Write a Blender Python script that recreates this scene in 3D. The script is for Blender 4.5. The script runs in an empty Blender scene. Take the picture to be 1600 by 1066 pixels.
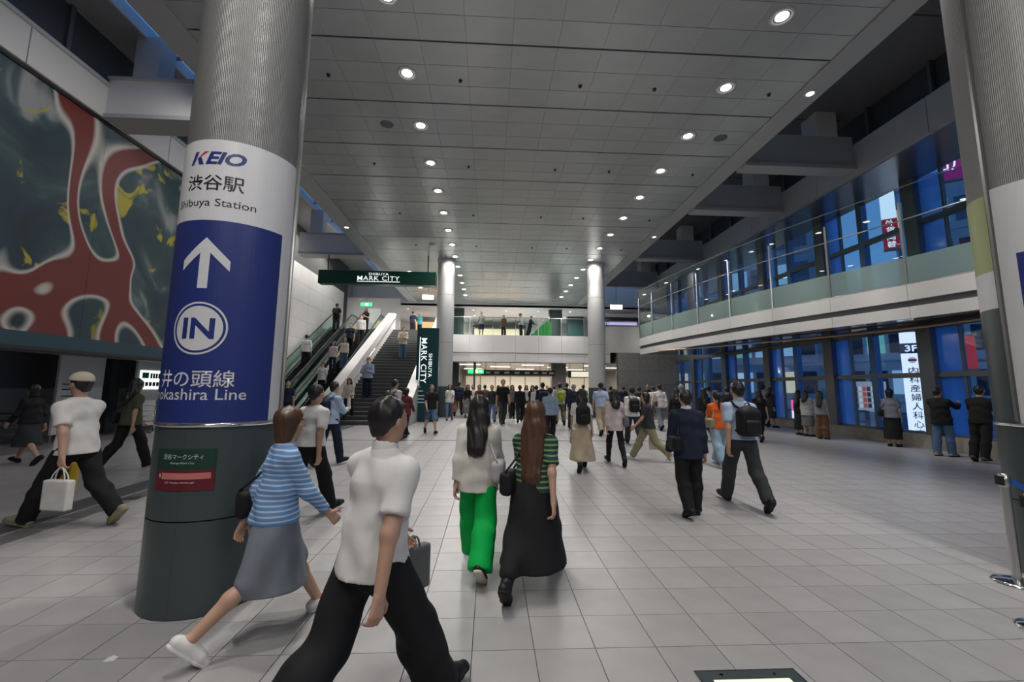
import bpy, bmesh, math, random
import numpy as np
from mathutils import Vector, Matrix

sc = bpy.context.scene
COL = sc.collection
rnd = random.Random(7)

# ------------------------------------------------------------------ camera
CAM_H, PITCH, YAW, ROLL, F_PX = 1.675, 0.1266, 0.0503, 0.0090, 667.1
cam_d = bpy.data.cameras.new('camera')
cam = bpy.data.objects.new('camera', cam_d)
COL.objects.link(cam)
cam_d.sensor_fit = 'HORIZONTAL'
cam_d.sensor_width = 36.0
cam_d.lens = F_PX / 1600 * 36
cam_d.shift_y = -11.2 / 1600
cam_d.clip_start, cam_d.clip_end = 0.05, 400
_fw = Vector((math.sin(YAW), math.cos(YAW), 0)); _rt = Vector((math.cos(YAW), -math.sin(YAW), 0)); _up = Vector((0, 0, 1))
_f2 = _fw * math.cos(PITCH) + _up * math.sin(PITCH); _u2 = _up * math.cos(PITCH) - _fw * math.sin(PITCH)
_r3 = _rt * math.cos(ROLL) + _u2 * math.sin(ROLL); _u3 = _u2 * math.cos(ROLL) - _rt * math.sin(ROLL)
cam.matrix_world = Matrix(((_r3.x, _u3.x, -_f2.x, 0), (_r3.y, _u3.y, -_f2.y, 0), (_r3.z, _u3.z, -_f2.z, CAM_H), (0, 0, 0, 1)))
sc.camera = cam

# ------------------------------------------------------------------ sky, exposure
w = bpy.data.worlds.new('dusk'); sc.world = w; w.use_nodes = True
wn, wl = w.node_tree.nodes, w.node_tree.links
bg = wn['Background']
tc = wn.new('ShaderNodeTexCoord'); sep = wn.new('ShaderNodeSeparateXYZ'); rmp = wn.new('ShaderNodeValToRGB')
wl.new(tc.outputs['Generated'], sep.inputs[0]); wl.new(sep.outputs['Z'], rmp.inputs[0]); wl.new(rmp.outputs[0], bg.inputs[0])
rmp.color_ramp.elements[0].position = 0.0; rmp.color_ramp.elements[0].color = (0.11, 0.27, 0.54, 1)
rmp.color_ramp.elements[1].position = 0.7; rmp.color_ramp.elements[1].color = (0.07, 0.17, 0.40, 1)
bg.inputs[1].default_value = 1.35
vs = sc.view_settings
vs.view_transform = 'Standard'; vs.look = 'None'; vs.gamma = 1.0; vs.use_curve_mapping = False
vs.exposure = 0.0
DOWNLIGHT_W = 480.0          # each ceiling downlight, main beam
SPILL_W = 55.0              # wide spill of every second downlight
FAR_W = 150.0                # spill of the lamps near the mezzanine
WALK_W = 480.0               # added fill lamps that brighten the walkway fascia
REAR_W = 350.0               # spill of the lamps behind the viewpoint
MURAL_W = 210.0              # each mural wall washer
STAIR_W = 650.0              # lamps over the stairs
cy_ = sc.cycles
cy_.max_bounces = 6; cy_.diffuse_bounces = 3; cy_.glossy_bounces = 2; cy_.transmission_bounces = 2; cy_.transparent_max_bounces = 10
cy_.caustics_reflective = False; cy_.caustics_refractive = False

# ------------------------------------------------------------------ helpers
def zf(y):
    """the concourse floor climbs very gently away from the camera"""
    return min(0.28, max(0.0, (y - 3.5) * 0.017))
SLOPE = math.atan(0.017)

_m = {}
def mat(name, col, rough=0.6, metal=0.0, emit=None, strength=0.0, noise=0.0, nscale=8.0, bump=0.0, bscale=60.0, spec=0.5, rand=0.0, stretch=None):
    if name in _m: return _m[name]
    m = bpy.data.materials.new(name); m.use_nodes = True
    nt = m.node_tree; n, l = nt.nodes, nt.links
    b = n['Principled BSDF']
    b.inputs['Roughness'].default_value = rough; b.inputs['Metallic'].default_value = metal
    b.inputs['Specular IOR Level'].default_value = spec
    b.inputs['Base Color'].default_value = (*col, 1)
    src = None
    if noise or rand:
        hsv = n.new('ShaderNodeHueSaturation'); hsv.inputs['Color'].default_value = (*col, 1)
        add = n.new('ShaderNodeMath'); add.operation = 'ADD'; add.inputs[0].default_value = 1.0; add.inputs[1].default_value = 0.0
        if noise:
            t = n.new('ShaderNodeTexCoord'); mp = n.new('ShaderNodeMapping'); nz = n.new('ShaderNodeTexNoise')
            if stretch: mp.inputs['Scale'].default_value = stretch
            nz.inputs['Scale'].default_value = nscale; nz.inputs['Detail'].default_value = 4
            l.new(t.outputs['Object'], mp.inputs[0]); l.new(mp.outputs[0], nz.inputs[0])
            mr = n.new('ShaderNodeMapRange'); mr.inputs[1].default_value = 0.25; mr.inputs[2].default_value = 0.75
            mr.inputs[3].default_value = 1 - noise; mr.inputs[4].default_value = 1 + noise
            l.new(nz.outputs[0], mr.inputs[0]); l.new(mr.outputs[0], add.inputs[0])
        if rand:
            oi = n.new('ShaderNodeObjectInfo'); r2 = n.new('ShaderNodeMapRange')
            r2.inputs[3].default_value = -rand; r2.inputs[4].default_value = rand
            l.new(oi.outputs['Random'], r2.inputs[0]); l.new(r2.outputs[0], add.inputs[1])
        l.new(add.outputs[0], hsv.inputs['Value']); l.new(hsv.outputs[0], b.inputs['Base Color'])
    if bump:
        t = n.new('ShaderNodeTexCoord'); nz = n.new('ShaderNodeTexNoise'); nz.inputs['Scale'].default_value = bscale; nz.inputs['Detail'].default_value = 3
        bp = n.new('ShaderNodeBump'); bp.inputs['Strength'].default_value = bump; bp.inputs['Distance'].default_value = 0.01
        l.new(t.outputs['Object'], nz.inputs[0]); l.new(nz.outputs[0], bp.inputs['Height']); l.new(bp.outputs[0], b.inputs['Normal'])
    if emit:
        b.inputs['Emission Color'].default_value = (*emit, 1); b.inputs['Emission Strength'].default_value = strength
    _m[name] = m
    return m

def glass(name, tint=(0.9, 0.95, 1.0), refl=0.9, rough=0.0, haze=0.0, hazecol=(0.6, 0.75, 0.68)):
    """architectural pane: tinted transmission plus Fresnel reflection, optional frosting"""
    if name in _m: return _m[name]
    m = bpy.data.materials.new(name); m.use_nodes = True
    nt = m.node_tree; n, l = nt.nodes, nt.links
    n.remove(n['Principled BSDF']); out = n['Material Output']
    tr = n.new('ShaderNodeBsdfTransparent'); tr.inputs[0].default_value = (*tint, 1)
    gl = n.new('ShaderNodeBsdfGlossy'); gl.inputs['Roughness'].default_value = rough; gl.inputs[0].default_value = (refl, refl, refl, 1)
    lw = n.new('ShaderNodeLayerWeight'); lw.inputs[0].default_value = .5; pw = n.new('ShaderNodeMath'); pw.operation = 'POWER'; pw.inputs[1].default_value = 4.0
    fr = n.new('ShaderNodeMath'); fr.operation = 'MULTIPLY_ADD'; fr.inputs[1].default_value = .93; fr.inputs[2].default_value = .035
    l.new(lw.outputs['Facing'], pw.inputs[0]); l.new(pw.outputs[0], fr.inputs[0])
    mx = n.new('ShaderNodeMixShader'); l.new(fr.outputs[0], mx.inputs[0]); l.new(tr.outputs[0], mx.inputs[1]); l.new(gl.outputs[0], mx.inputs[2])
    last = mx
    if haze:
        df = n.new('ShaderNodeBsdfDiffuse'); df.inputs[0].default_value = (*hazecol, 1)
        tl = n.new('ShaderNodeBsdfTranslucent'); tl.inputs[0].default_value = (*hazecol, 1)
        m1 = n.new('ShaderNodeMixShader'); m1.inputs[0].default_value = 0.5; l.new(df.outputs[0], m1.inputs[1]); l.new(tl.outputs[0], m1.inputs[2])
        m2 = n.new('ShaderNodeMixShader'); m2.inputs[0].default_value = haze; l.new(mx.outputs[0], m2.inputs[1]); l.new(m1.outputs[0], m2.inputs[2])
        last = m2
    l.new(last.outputs[0], out.inputs[0])
    _m[name] = m
    return m

def link(name, me, parent=None, loc=(0, 0, 0), rot=(0, 0, 0)):
    o = bpy.data.objects.new(name, me); COL.objects.link(o)
    o.location = loc; o.rotation_euler = rot
    if parent is not None: o.parent = parent
    return o
def empty(name, loc=(0, 0, 0), rot=(0, 0, 0), parent=None):
    return link(name, None, parent, loc, rot)
def tag(o, label=None, cat=None, group=None, kind=None):
    if label: o['label'] = label
    if cat: o['category'] = cat
    if group: o['group'] = group
    if kind: o['kind'] = kind
    return o
def pyd(name, v, f, m, smooth=False):
    me = bpy.data.meshes.new(name); me.from_pydata([tuple(map(float, p)) for p in v], [], [tuple(map(int, q)) for q in f])
    if m is not None: me.materials.append(m)
    if smooth: me.polygons.foreach_set('use_smooth', [True] * len(me.polygons))
    me.update(); return me
BF = [(0, 3, 2, 1), (4, 5, 6, 7), (0, 1, 5, 4), (1, 2, 6, 5), (2, 3, 7, 6), (3, 0, 4, 7)]
class MB:
    """collects shapes into one mesh"""
    def __init__(s): s.v = []; s.f = []
    def add(s, v, f):
        k = len(s.v); s.v += [tuple(p) for p in v]; s.f += [tuple(i + k for i in q) for q in f]; return s
    def box(s, x0, x1, y0, y1, z0, z1):
        return s.add([(x0, y0, z0), (x1, y0, z0), (x1, y1, z0), (x0, y1, z0), (x0, y0, z1), (x1, y0, z1), (x1, y1, z1), (x0, y1, z1)], BF)
    def hexa(s, pts): return s.add(pts, BF)
    def prism(s, poly, axis, a, b):
        """poly: 2D points; axis 'x' -> (y,z), 'y' -> (x,z), 'z' -> (x,y)"""
        def P(p, t): return {'x': (t, p[0], p[1]), 'y': (p[0], t, p[1]), 'z': (p[0], p[1], t)}[axis]
        n = len(poly); v = [P(p, a) for p in poly] + [P(p, b) for p in poly]
        f = [tuple(range(n - 1, -1, -1)), tuple(range(n, 2 * n))] + [(i, (i + 1) % n, n + (i + 1) % n, n + i) for i in range(n)]
        return s.add(v, f)
    def lathe(s, prof, c=(0, 0, 0), n=32, a0=0.0, a1=2 * math.pi, axis='z'):
        """prof: (r, z) list"""
        full = abs(a1 - a0 - 2 * math.pi) < 1e-6; m = n if full else n + 1; k = len(prof); v = []
        for i in range(m):
            a = a0 + (a1 - a0) * i / n
            for r, z in prof:
                p = (r * math.sin(a), -r * math.cos(a), z)
                if axis == 'y': p = (p[0], z, p[1])
                v.append((c[0] + p[0], c[1] + p[1], c[2] + p[2]))
        f = []
        for i in range(n):
            j = (i + 1) % m
            for q in range(k - 1): f.append((i * k + q, j * k + q, j * k + q + 1, i * k + q + 1))
        return s.add(v, f)
    def tube(s, pts, r, n=8, closed=False, cap=True):
        pts = [Vector(p) for p in pts]; N = len(pts); v = []; rs = r if isinstance(r, (list, tuple)) else [r] * N
        prev = None
        for i, p in enumerate(pts):
            if closed: t = pts[(i + 1) % N] - pts[i - 1]
            else: t = pts[min(i + 1, N - 1)] - pts[max(i - 1, 0)]
            t.normalize()
            if prev is None:
                a = Vector((0, 0, 1)) if abs(t.z) < 0.9 else Vector((1, 0, 0)); u = t.cross(a).normalized()
            else: u = (prev - t * prev.dot(t)).normalized()
            prev = u; b = t.cross(u)
            for k in range(n):
                a = 2 * math.pi * k / n; v.append(p + (u * math.cos(a) + b * math.sin(a)) * rs[i])
        f = []
        for i in range(N if closed else N - 1):
            j = (i + 1) % N
            for k in range(n): f.append((i * n + k, i * n + (k + 1) % n, j * n + (k + 1) % n, j * n + k))
        if cap and not closed: f += [tuple(range(n - 1, -1, -1)), tuple((N - 1) * n + k for k in range(n))]
        return s.add(v, f)
    def mesh(s, name, m, smooth=False): return pyd(name, s.v, s.f, m, smooth)
    def build(s, name, m, parent=None, loc=(0, 0, 0), rot=(0, 0, 0), smooth=False, bevel=0):
        me = s.mesh(name, m, smooth)
        if bevel: bevel_mesh(me, bevel)
        return link(name, me, parent, loc, rot)
def bevel_mesh(me, w_, seg=1):
    bm = bmesh.new(); bm.from_mesh(me)
    bmesh.ops.recalc_face_normals(bm, faces=bm.faces)
    bmesh.ops.bevel(bm, geom=[e for e in bm.edges if len(e.link_faces) == 2 and e.calc_face_angle(0) > 0.5], offset=w_, segments=seg, affect='EDGES', clamp_overlap=True)
    bm.to_mesh(me); bm.free()
def box(name, x0, x1, y0, y1, z0, z1, m, parent=None, bevel=0):
    """box whose origin sits at the middle of its base"""
    cx, cy = (x0 + x1) / 2, (y0 + y1) / 2
    return MB().box(x0 - cx, x1 - cx, y0 - cy, y1 - cy, 0, z1 - z0).build(name, m, parent, (cx, cy, z0), bevel=bevel)
def struct(o): o['kind'] = 'structure'; return o

def text_mesh(name, body, size, m, align='CENTER', shear=0.0, width=None, height=None, bold=0.0, spacing=1.0):
    """flat lettering in the XY plane, scaled to the given width and height"""
    c = bpy.data.curves.new(name, 'FONT'); c.body = body; c.size = size; c.align_x = align; c.shear = shear; c.offset = bold; c.space_character = spacing
    c.resolution_u = 3
    o = bpy.data.objects.new(name, c); COL.objects.link(o)
    dg = bpy.context.evaluated_depsgraph_get()
    me = bpy.data.meshes.new_from_object(o.evaluated_get(dg)); bpy.data.objects.remove(o); bpy.data.curves.remove(c)
    co = np.empty(len(me.vertices) * 3); me.vertices.foreach_get('co', co); co = co.reshape(-1, 3)
    if len(co):
        lo, hi = co.min(0), co.max(0)
        if width: co[:, 0] = (co[:, 0] - (lo[0] + hi[0]) / 2) * width / (hi[0] - lo[0])
        if height: co[:, 1] = (co[:, 1] - lo[1]) * height / (hi[1] - lo[1])
        me.vertices.foreach_set('co', co.ravel())
    me.materials.clear(); me.materials.append(m); me.name = name
    me.update(); return me
def flat_text(name, body, parent, m, loc, rot, width=None, height=None, **kw):
    """lettering on an upright board; rot turns the XY text plane"""
    me = text_mesh(name, body, 1.0, m, width=width, height=height, **kw)
    return link(name, me, parent, loc, rot)
UP = (math.pi / 2, 0, 0)     # text facing -Y
def wrap_mesh(me, R, lift=0.003):
    """bends a flat mesh (x = arc length, y = height) round a vertical cylinder facing -Y"""
    bm = bmesh.new(); bm.from_mesh(me)
    xs = [v.co.x for v in bm.verts]; a, b = min(xs), max(xs); k = max(1, int((b - a) / 0.03))
    for i in range(1, k):
        bmesh.ops.bisect_plane(bm, geom=bm.verts[:] + bm.edges[:] + bm.faces[:], plane_co=(a + (b - a) * i / k, 0, 0), plane_no=(1, 0, 0))
    for v in bm.verts:
        t = v.co.x / R; z = v.co.y; v.co = ((R + lift) * math.sin(t), -(R + lift) * math.cos(t), z)
    bm.to_mesh(me); bm.free(); me.update(); return me
# ------------------------------------------------------------------ materials
M_tile = mat('floor_tile', (0.385, 0.375, 0.378), 0.36, noise=0.10, nscale=3.0, rand=0.05, bump=0.03, bscale=90)
M_grout = mat('floor_grout', (0.13, 0.125, 0.12), 0.8)
M_strip = mat('floor_drain', (0.10, 0.105, 0.11), 0.6, noise=0.1)
M_ceil = mat('ceiling_panel', (0.50, 0.52, 0.52), 0.26, metal=0.35, noise=0.04, nscale=2.0, rand=0.03)
M_void = mat('ceiling_void', (0.02, 0.02, 0.02), 0.9)
M_beam = mat('beam_paint', (0.42, 0.43, 0.43), 0.4, noise=0.03, nscale=2)
M_white = mat('white_panel', (0.70, 0.69, 0.68), 0.4, noise=0.03, nscale=1.5)
M_frieze = mat('frieze_panel', (0.62, 0.60, 0.57), 0.45, noise=0.03, nscale=1.5)
M_tilewall = mat('wall_stone_panel', (0.66, 0.64, 0.61), 0.45, noise=0.05, nscale=4, rand=0.03)
M_joint = mat('joint_dark', (0.07, 0.07, 0.07), 0.8)
M_dark = mat('dark_panel', (0.07, 0.075, 0.08), 0.5, noise=0.06, nscale=2)
M_darkgrey = mat('dark_grey_wall', (0.13, 0.135, 0.145), 0.5, noise=0.05, nscale=2)
M_greywall = mat('mid_grey_wall', (0.36, 0.36, 0.36), 0.5, noise=0.05, nscale=2)
M_stone = mat('grey_stone', (0.34, 0.32, 0.28), 0.55, noise=0.12, nscale=5, rand=0.05)
M_base = mat('column_base_grey', (0.060, 0.078, 0.082), 0.33, noise=0.05, nscale=2)
M_steel = mat('brushed_steel', (0.55, 0.55, 0.54), 0.28, metal=1.0, noise=0.05, nscale=30, stretch=(1, 1, 0.05))
M_chrome = mat('chrome', (0.8, 0.8, 0.8), 0.12, metal=1.0)
M_rail = mat('black_rubber', (0.015, 0.015, 0.016), 0.45)
M_mull = mat('mullion_grey', (0.16, 0.17, 0.185), 0.4, metal=0.3)
M_fin = mat('blue_fin', (0.10, 0.28, 0.66), 0.22, metal=0.55)
M_copper = mat('copper_trim', (0.45, 0.32, 0.22), 0.35, metal=0.5)
M_navy = mat('navy_vinyl', (0.020, 0.038, 0.20), 0.42)
M_ink = mat('ink_black', (0.012, 0.012, 0.016), 0.5)
M_signwhite = mat('sign_white', (0.74, 0.74, 0.76), 0.4)
M_red = mat('logo_red', (0.62, 0.02, 0.08), 0.4)
M_signgreen = mat('sign_green', (0.006, 0.060, 0.040), 0.35)
M_teal = mat('sign_teal', (0.008, 0.055, 0.065), 0.35)
M_lit = mat('sign_letter_lit', (0.9, 0.9, 0.9), 0.5, emit=(0.9, 1.0, 0.97), strength=0.95)
M_lens = mat('lamp_lens', (1, 1, 1), 0.3, emit=(1.0, 0.96, 0.90), strength=16.0)
M_reflector = mat('lamp_reflector', (0.75, 0.75, 0.74), 0.15, metal=0.9)
M_ring = mat('lamp_ring', (0.62, 0.62, 0.62), 0.35)
M_softlens = mat('small_lamp_lens', (1, 1, 1), 0.3, emit=(1.0, 0.95, 0.88), strength=7.0)
M_warm = mat('shop_glow', (0.9, 0.8, 0.6), 0.5, emit=(1.0, 0.78, 0.52), strength=1.1)
M_warmwhite = mat('shop_ceiling_light', (1, 1, 1), 0.5, emit=(1.0, 0.93, 0.84), strength=2.2)
M_exit = mat('exit_green', (0.05, 0.5, 0.15), 0.4, emit=(0.04, 0.85, 0.22), strength=1.6)
M_exitw = mat('exit_white', (0.9, 0.9, 0.9), 0.4, emit=(0.9, 1.0, 0.8), strength=2.0)
G_win = glass('window_glass', (0.86, 0.92, 0.97))
G_rail = glass('balustrade_glass', (0.86, 0.93, 0.92))
G_frost = glass('frosted_glass', (0.75, 0.85, 0.80), haze=0.62, hazecol=(0.55, 0.68, 0.62), rough=0.1)

def ribbed():
    m = mat('column_ribbed', (0.23, 0.232, 0.23), 0.42, metal=0.25)
    n, l = m.node_tree.nodes, m.node_tree.links; b = n['Principled BSDF']
    t = n.new('ShaderNodeTexCoord'); s = n.new('ShaderNodeSeparateXYZ'); at = n.new('ShaderNodeMath'); at.operation = 'ARCTAN2'
    l.new(t.outputs['Object'], s.inputs[0]); l.new(s.outputs[0], at.inputs[0]); l.new(s.outputs[1], at.inputs[1])
    mu = n.new('ShaderNodeMath'); mu.operation = 'MULTIPLY'; mu.inputs[1].default_value = 200; sn = n.new('ShaderNodeMath'); sn.operation = 'SINE'
    l.new(at.outputs[0], mu.inputs[0]); l.new(mu.outputs[0], sn.inputs[0])
    bp = n.new('ShaderNodeBump'); bp.inputs['Strength'].default_value = 0.35; bp.inputs['Distance'].default_value = 0.004
    l.new(sn.outputs[0], bp.inputs['Height']); l.new(bp.outputs[0], b.inputs['Normal'])
    return m
M_rib = ribbed()

# ------------------------------------------------------------------ floor
XL, XR = -13.0, 12.6
prof = [(-9, 0.0), (3.5, 0.0), (3.5 + 0.28 / 0.017, 0.28), (62, 0.28)]
fv = []; ff = []
for i, (y, z) in enumerate(prof):
    fv += [(XL, y, z - 0.012), (XR, y, z - 0.012), (XL, y, z - 0.3), (XR, y, z - 0.3)]
for i in range(3):
    a, b = i * 4, i * 4 + 4
    ff += [(a, a + 1, b + 1, b), (a + 2, b + 2, b + 3, a + 3), (a, b, b + 2, a + 2), (a + 1, a + 3, b + 3, b + 1)]
ff += [(0, 2, 3, 1), (12, 13, 15, 14)]
floor = struct(link('floor', pyd('floor', fv, ff, M_grout)))
T, GX, GY = 0.4, -0.0879, 2.983
def tile_mb(mb, x, y, rot=True, g=0.0028, t=0.012):
    pts = []
    for dz in (-t, 0.0):
        for sx, sy in ((0, 0), (1, 0), (1, 1), (0, 1)):
            px, py = x + g + sx * (T - 2 * g), y + g + sy * (T - 2 * g)
            pts.append((px, py, zf(py) + dz))
    mb.hexa(pts)
tm = MB().box(-T / 2 + 0.0028, T / 2 - 0.0028, -T / 2 + 0.0028, T / 2 - 0.0028, -0.012, 0).mesh('floor_tile', M_tile)
picked = []; rest = MB()
def in_strip(x, y): return -5.95 < x + T / 2 < -5.15
for j in range(-20, 42):
    y = GY + j * T
    for i in range(-33, 31):
        x = GX + i * T
        if x < XL or x + T > XR: continue
        if in_strip(x, y): continue
        cx, cy = x + T / 2, y + T / 2
        vis = cy > 2.25 and -1.17 * cy - 0.3 < cx < 1.30 * cy + 0.3
        if vis and abs(cx + 2.28) < 0.35 and abs(cy - 3.85) < 0.35: vis = False
        if 1.1 < cx < 2.0 and 2.1 < cy < 2.75: continue
        if vis: picked.append((cy * cy + 0.25 * cx * cx, x, y))
        else: tile_mb(rest, x, y)
picked.sort()
for k, (d, x, y) in enumerate(picked):
    if k < 300:
        cy = y + T / 2
        link('floor_tile', tm, floor, (x + T / 2, cy, (zf(y) + zf(y + T)) / 2), (SLOPE if cy > 3.5 else 0, 0, 0))
    else: tile_mb(rest, x, y)
tag(rest.build('far_floor_tiles', M_tile, floor), kind='stuff')
# filler tiles beside the drain strip and round the floor light
fil = MB()
for a, b in ((-5.95 - 0.35, -5.78), (-5.28, -5.15 + 0.3)):
    pass
mb = MB()
for y0, y1 in ((-5, 3.5), (3.5, 19.9)):
    for x0, x1 in ((-5.76, -5.665), (-5.655, -5.56), (-5.55, -5.455), (-5.445, -5.35)):
        mb.hexa([(x0, y0, zf(y0) - .012), (x1, y0, zf(y0) - .012), (x1, y1, zf(y1) - .012), (x0, y1, zf(y1) - .012), (x0, y0, zf(y0) + .001), (x1, y0, zf(y0) + .001), (x1, y1, zf(y1) + .001), (x0, y1, zf(y1) + .001)])
mb.build('drain_strip', M_strip, floor)
mb = MB()
for j in range(-20, 42):
    y = GY + j * T
    for x0, x1 in ((-6.085, -5.775), (-5.335, -5.0)):
        pts = [(x, yy, zf(yy) + dz) for dz in (-.012, 0) for x, yy in ((x0, y + .003), (x1, y + .003), (x1, y + T - .003), (x0, y + T - .003))]
        mb.hexa(pts)
tag(mb.build('strip_edge_tiles', M_tile, floor), kind='stuff')
mb = MB()   # expansion joint across the concourse
yj = 12.72
mb.hexa([(x, y, zf(y) + dz) for dz in (-0.01, 0.003) for x, y in ((-6.5, yj - .05), (7.6, yj - .05), (7.6, yj + .05), (-6.5, yj + .05))])
mb.build('expansion_joint', M_strip, floor)

# floor light near the camera
fl = tag(empty('floor_light', (1.55, 2.36, 0)), 'square glass uplight set flush in the floor tiles', 'floor light')
for nm, b_, m_ in (('frame', (0.30, 0.30), M_base),):
    mb = MB()
    for x0, x1, y0, y1 in ((-.30, .30, .29, .36), (-.30, .30, -.36, -.29), (-.30, -.23, -.29, .29), (.23, .30, -.29, .29)):
        mb.box(x0, x1, y0, y1, -0.012, 0.006)
    mb.build('frame', M_base, fl)
mb = MB()
for x0, x1, y0, y1 in ((-.305, .305, .36, .368), (-.305, .305, -.368, -.36), (-.308, -.30, -.368, .368), (.30, .308, -.368, .368)): mb.box(x0, x1, y0, y1, -.012, .008)
mb.build('steel_edge', M_chrome, fl)
MB().box(-.23, .23, -.29, .29, -.012, .003).build('glass_pane', mat('uplight_glass', (.7, .75, .6), .25, emit=(.80, .92, .66), strength=.75), fl)
for sx in (-.16, .16):
    for sy in (-.325, .325): MB().lathe([(0, .009), (.012, .009), (.014, .006)], n=10).build('screw', M_chrome, fl, (sx, sy, 0))

# ------------------------------------------------------------------ ceiling
ZC = 8.11
XJ = [-5.6 + 0.0, -4.865, -4.0, -3.135, -2.27, -1.405, -0.54, 0.325, 1.19, 2.055, 2.92, 3.785, 4.65, 5.515, 6.58]
BAY = 1.7707; Y0B = 7.31
ceil = struct(box('ceiling', -5.6, 6.58, Y0B - 7 * BAY, Y0B + 14 * BAY, ZC + 0.05, ZC + 0.35, M_void))
CL = Vector(ceil.location)
pm = {}
rest = MB(); n_p = 0
for k in range(-7, 14):
    for r in range(3):
        y0 = Y0B + k * BAY + 0.022 + r * (BAY - 0.032) / 3; y1 = y0 + (BAY - 0.032) / 3 - 0.010
        for a, b in zip(XJ[:-1], XJ[1:]):
            x0, x1 = a + 0.002, b - 0.002
            if -1 <= k <= 6 and n_p < 300 and not (k == 6 and r == 2):
                key = round(x1 - x0, 3)
                if key not in pm: pm[key] = MB().box(-key / 2, key / 2, -(y1 - y0) / 2, (y1 - y0) / 2, 0, 0.03).mesh('ceiling_panel', M_ceil)
                o = link('ceiling_panel', pm[key], ceil); o.location = Vector(((x0 + x1) / 2, (y0 + y1) / 2, ZC)) - CL; n_p += 1
            else: rest.box(x0 - CL.x, x1 - CL.x, y0 - CL.y, y1 - CL.y, ZC - CL.z, ZC + 0.03 - CL.z)
tag(rest.build('far_ceiling_panels', M_ceil, ceil), kind='stuff')

# downlights
dl_ring = MB().lathe([(.140, -.012), (.15, -.020), (.19, -.022), (.205, -.006), (.205, .0)], n=28).mesh('trim_ring', M_ring, True)
dl_refl = MB().lathe([(.108, -.010), (.122, -.014), (.140, -.012)], n=28).mesh('reflector', M_reflector, True)
dl_lens = MB().lathe([(.0, -.030), (.05, -.028), (.085, -.020), (.108, -.008)], n=24).mesh('lens', M_lens, True)
def spot(name, parent, loc, watt, size=2.85, blend=0.55, rad=0.09, col=(1.0, 0.965, 0.925)):
    ld = bpy.data.lights.new(name, 'SPOT'); ld.energy = watt; ld.spot_size = size; ld.spot_blend = blend; ld.shadow_soft_size = rad; ld.color = col
    o = bpy.data.objects.new(name, ld); COL.objects.link(o); o.parent = parent; o.location = loc; return o
ORD = ['first', 'second', 'third', 'fourth', 'fifth', 'sixth', 'seventh', 'eighth', 'ninth', 'tenth', 'eleventh', 'twelfth', 'thirteenth', 'fourteenth', 'fifteenth', 'sixteenth', 'seventeenth']
for side, x in (('left', -1.807), ('right', 4.955)):
    for k in range(-7, 13):
        y = 8.168 + k * BAY
        t = empty('downlight', (x, y, ZC))
        if k >= -1: lab = '%s round downlight from the camera in the %s ceiling row' % (ORD[k + 1], side)
        else: lab = 'round downlight overhead just out of view, %s row, %s back' % (side, ORD[-k - 2])
        tag(t, lab, 'ceiling light', 'recessed ceiling downlights')
        link('trim_ring', dl_ring, t); link('reflector', dl_refl, t); link('lens', dl_lens, t)
        if k >= -3: spot('lamp', t, (0, 0, -0.06), DOWNLIGHT_W, size=1.10, blend=.8)
        sw_ = FAR_W if k >= 6 else (SPILL_W if k >= -3 else REAR_W)
        if k >= 6 or k < -5 or (k % 2 and side == 'left'): spot('lamp_spill', t, (0, 0, -0.06), sw_, size=3.0, blend=.4)
# small fittings in the ceiling
M_black = mat('sprinkler_black', (0.02, 0.02, 0.02), 0.5)
spr = MB().lathe([(0, -.05), (.03, -.045), (.032, -.01), (.045, 0)], n=12).mesh('sprinkler', M_black, True)
for k in range(-1, 8):
    for x in (-3.45, -0.72, 1.83, 3.45, 6.0):
        y = 8.19 + (2 * k if False else k) * BAY * 1.0
        if k % 2: continue
        o = link('sprinkler', spr, None, (x, y + 0.12, ZC))
        tag(o, 'tiny black sprinkler head in the panelled ceiling', 'sprinkler', 'sprinkler heads in the ceiling')
spk = MB().lathe([(0, -.006), (.15, -.006), (.165, 0)], n=24).mesh('ceiling_speaker', M_darkgrey, True)
for x, y, l_ in ((-2.64, 9.95, 'dark round speaker grille in the ceiling beside the left lamps'), (5.83, 9.98, 'dark round speaker grille in the ceiling beside the right lamps'), (-2.7, 18.8, 'dark round speaker grille in the ceiling near the far left pillar')):
    tag(link('ceiling_speaker', spk, None, (x, y, ZC)), l_, 'speaker')

# ceiling edge beams
YB0, YB1 = -5.0, 32.0
def beam_lights(t, xs):
    for x, y in xs:
        pass
tr = struct(box('trim_1', -6.21, -5.6, YB0, YB1, ZC - 0.03, ZC + 1.3, M_beam))
tr2 = struct(box('trim_2', 6.58, 7.12, YB0, YB1, ZC - 0.03, ZC + 1.3, M_beam))
sm_ring = MB().lathe([(.0, .0), (.05, -.006), (.075, -.006), (.085, .0)], n=18).mesh('lens', M_softlens, True)
sm_rim = MB().lathe([(.075, -.004), (.09, -.014), (.11, -.008), (.112, .0)], n=18).mesh('trim_ring', M_ring, True)
for x, y, l_ in ((6.85, 8.2, 'small beam downlight nearest the camera on the right ceiling edge'), (6.85, 17.1, 'small beam downlight far along the right ceiling edge'), (-5.9, 16.95, 'small beam downlight on the left ceiling edge above the green sign'), (6.85, -0.6, 'small beam downlight on the right ceiling edge behind the viewpoint')):
    t = tag(empty('beam_light', (x, y, ZC - 0.03)), l_, 'ceiling light')
    link('lens', sm_ring, t); link('trim_ring', sm_rim, t)
    o = spot('lamp', t, (0, 0, -.05), 60, size=1.2, blend=.9, rad=.05)

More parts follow.
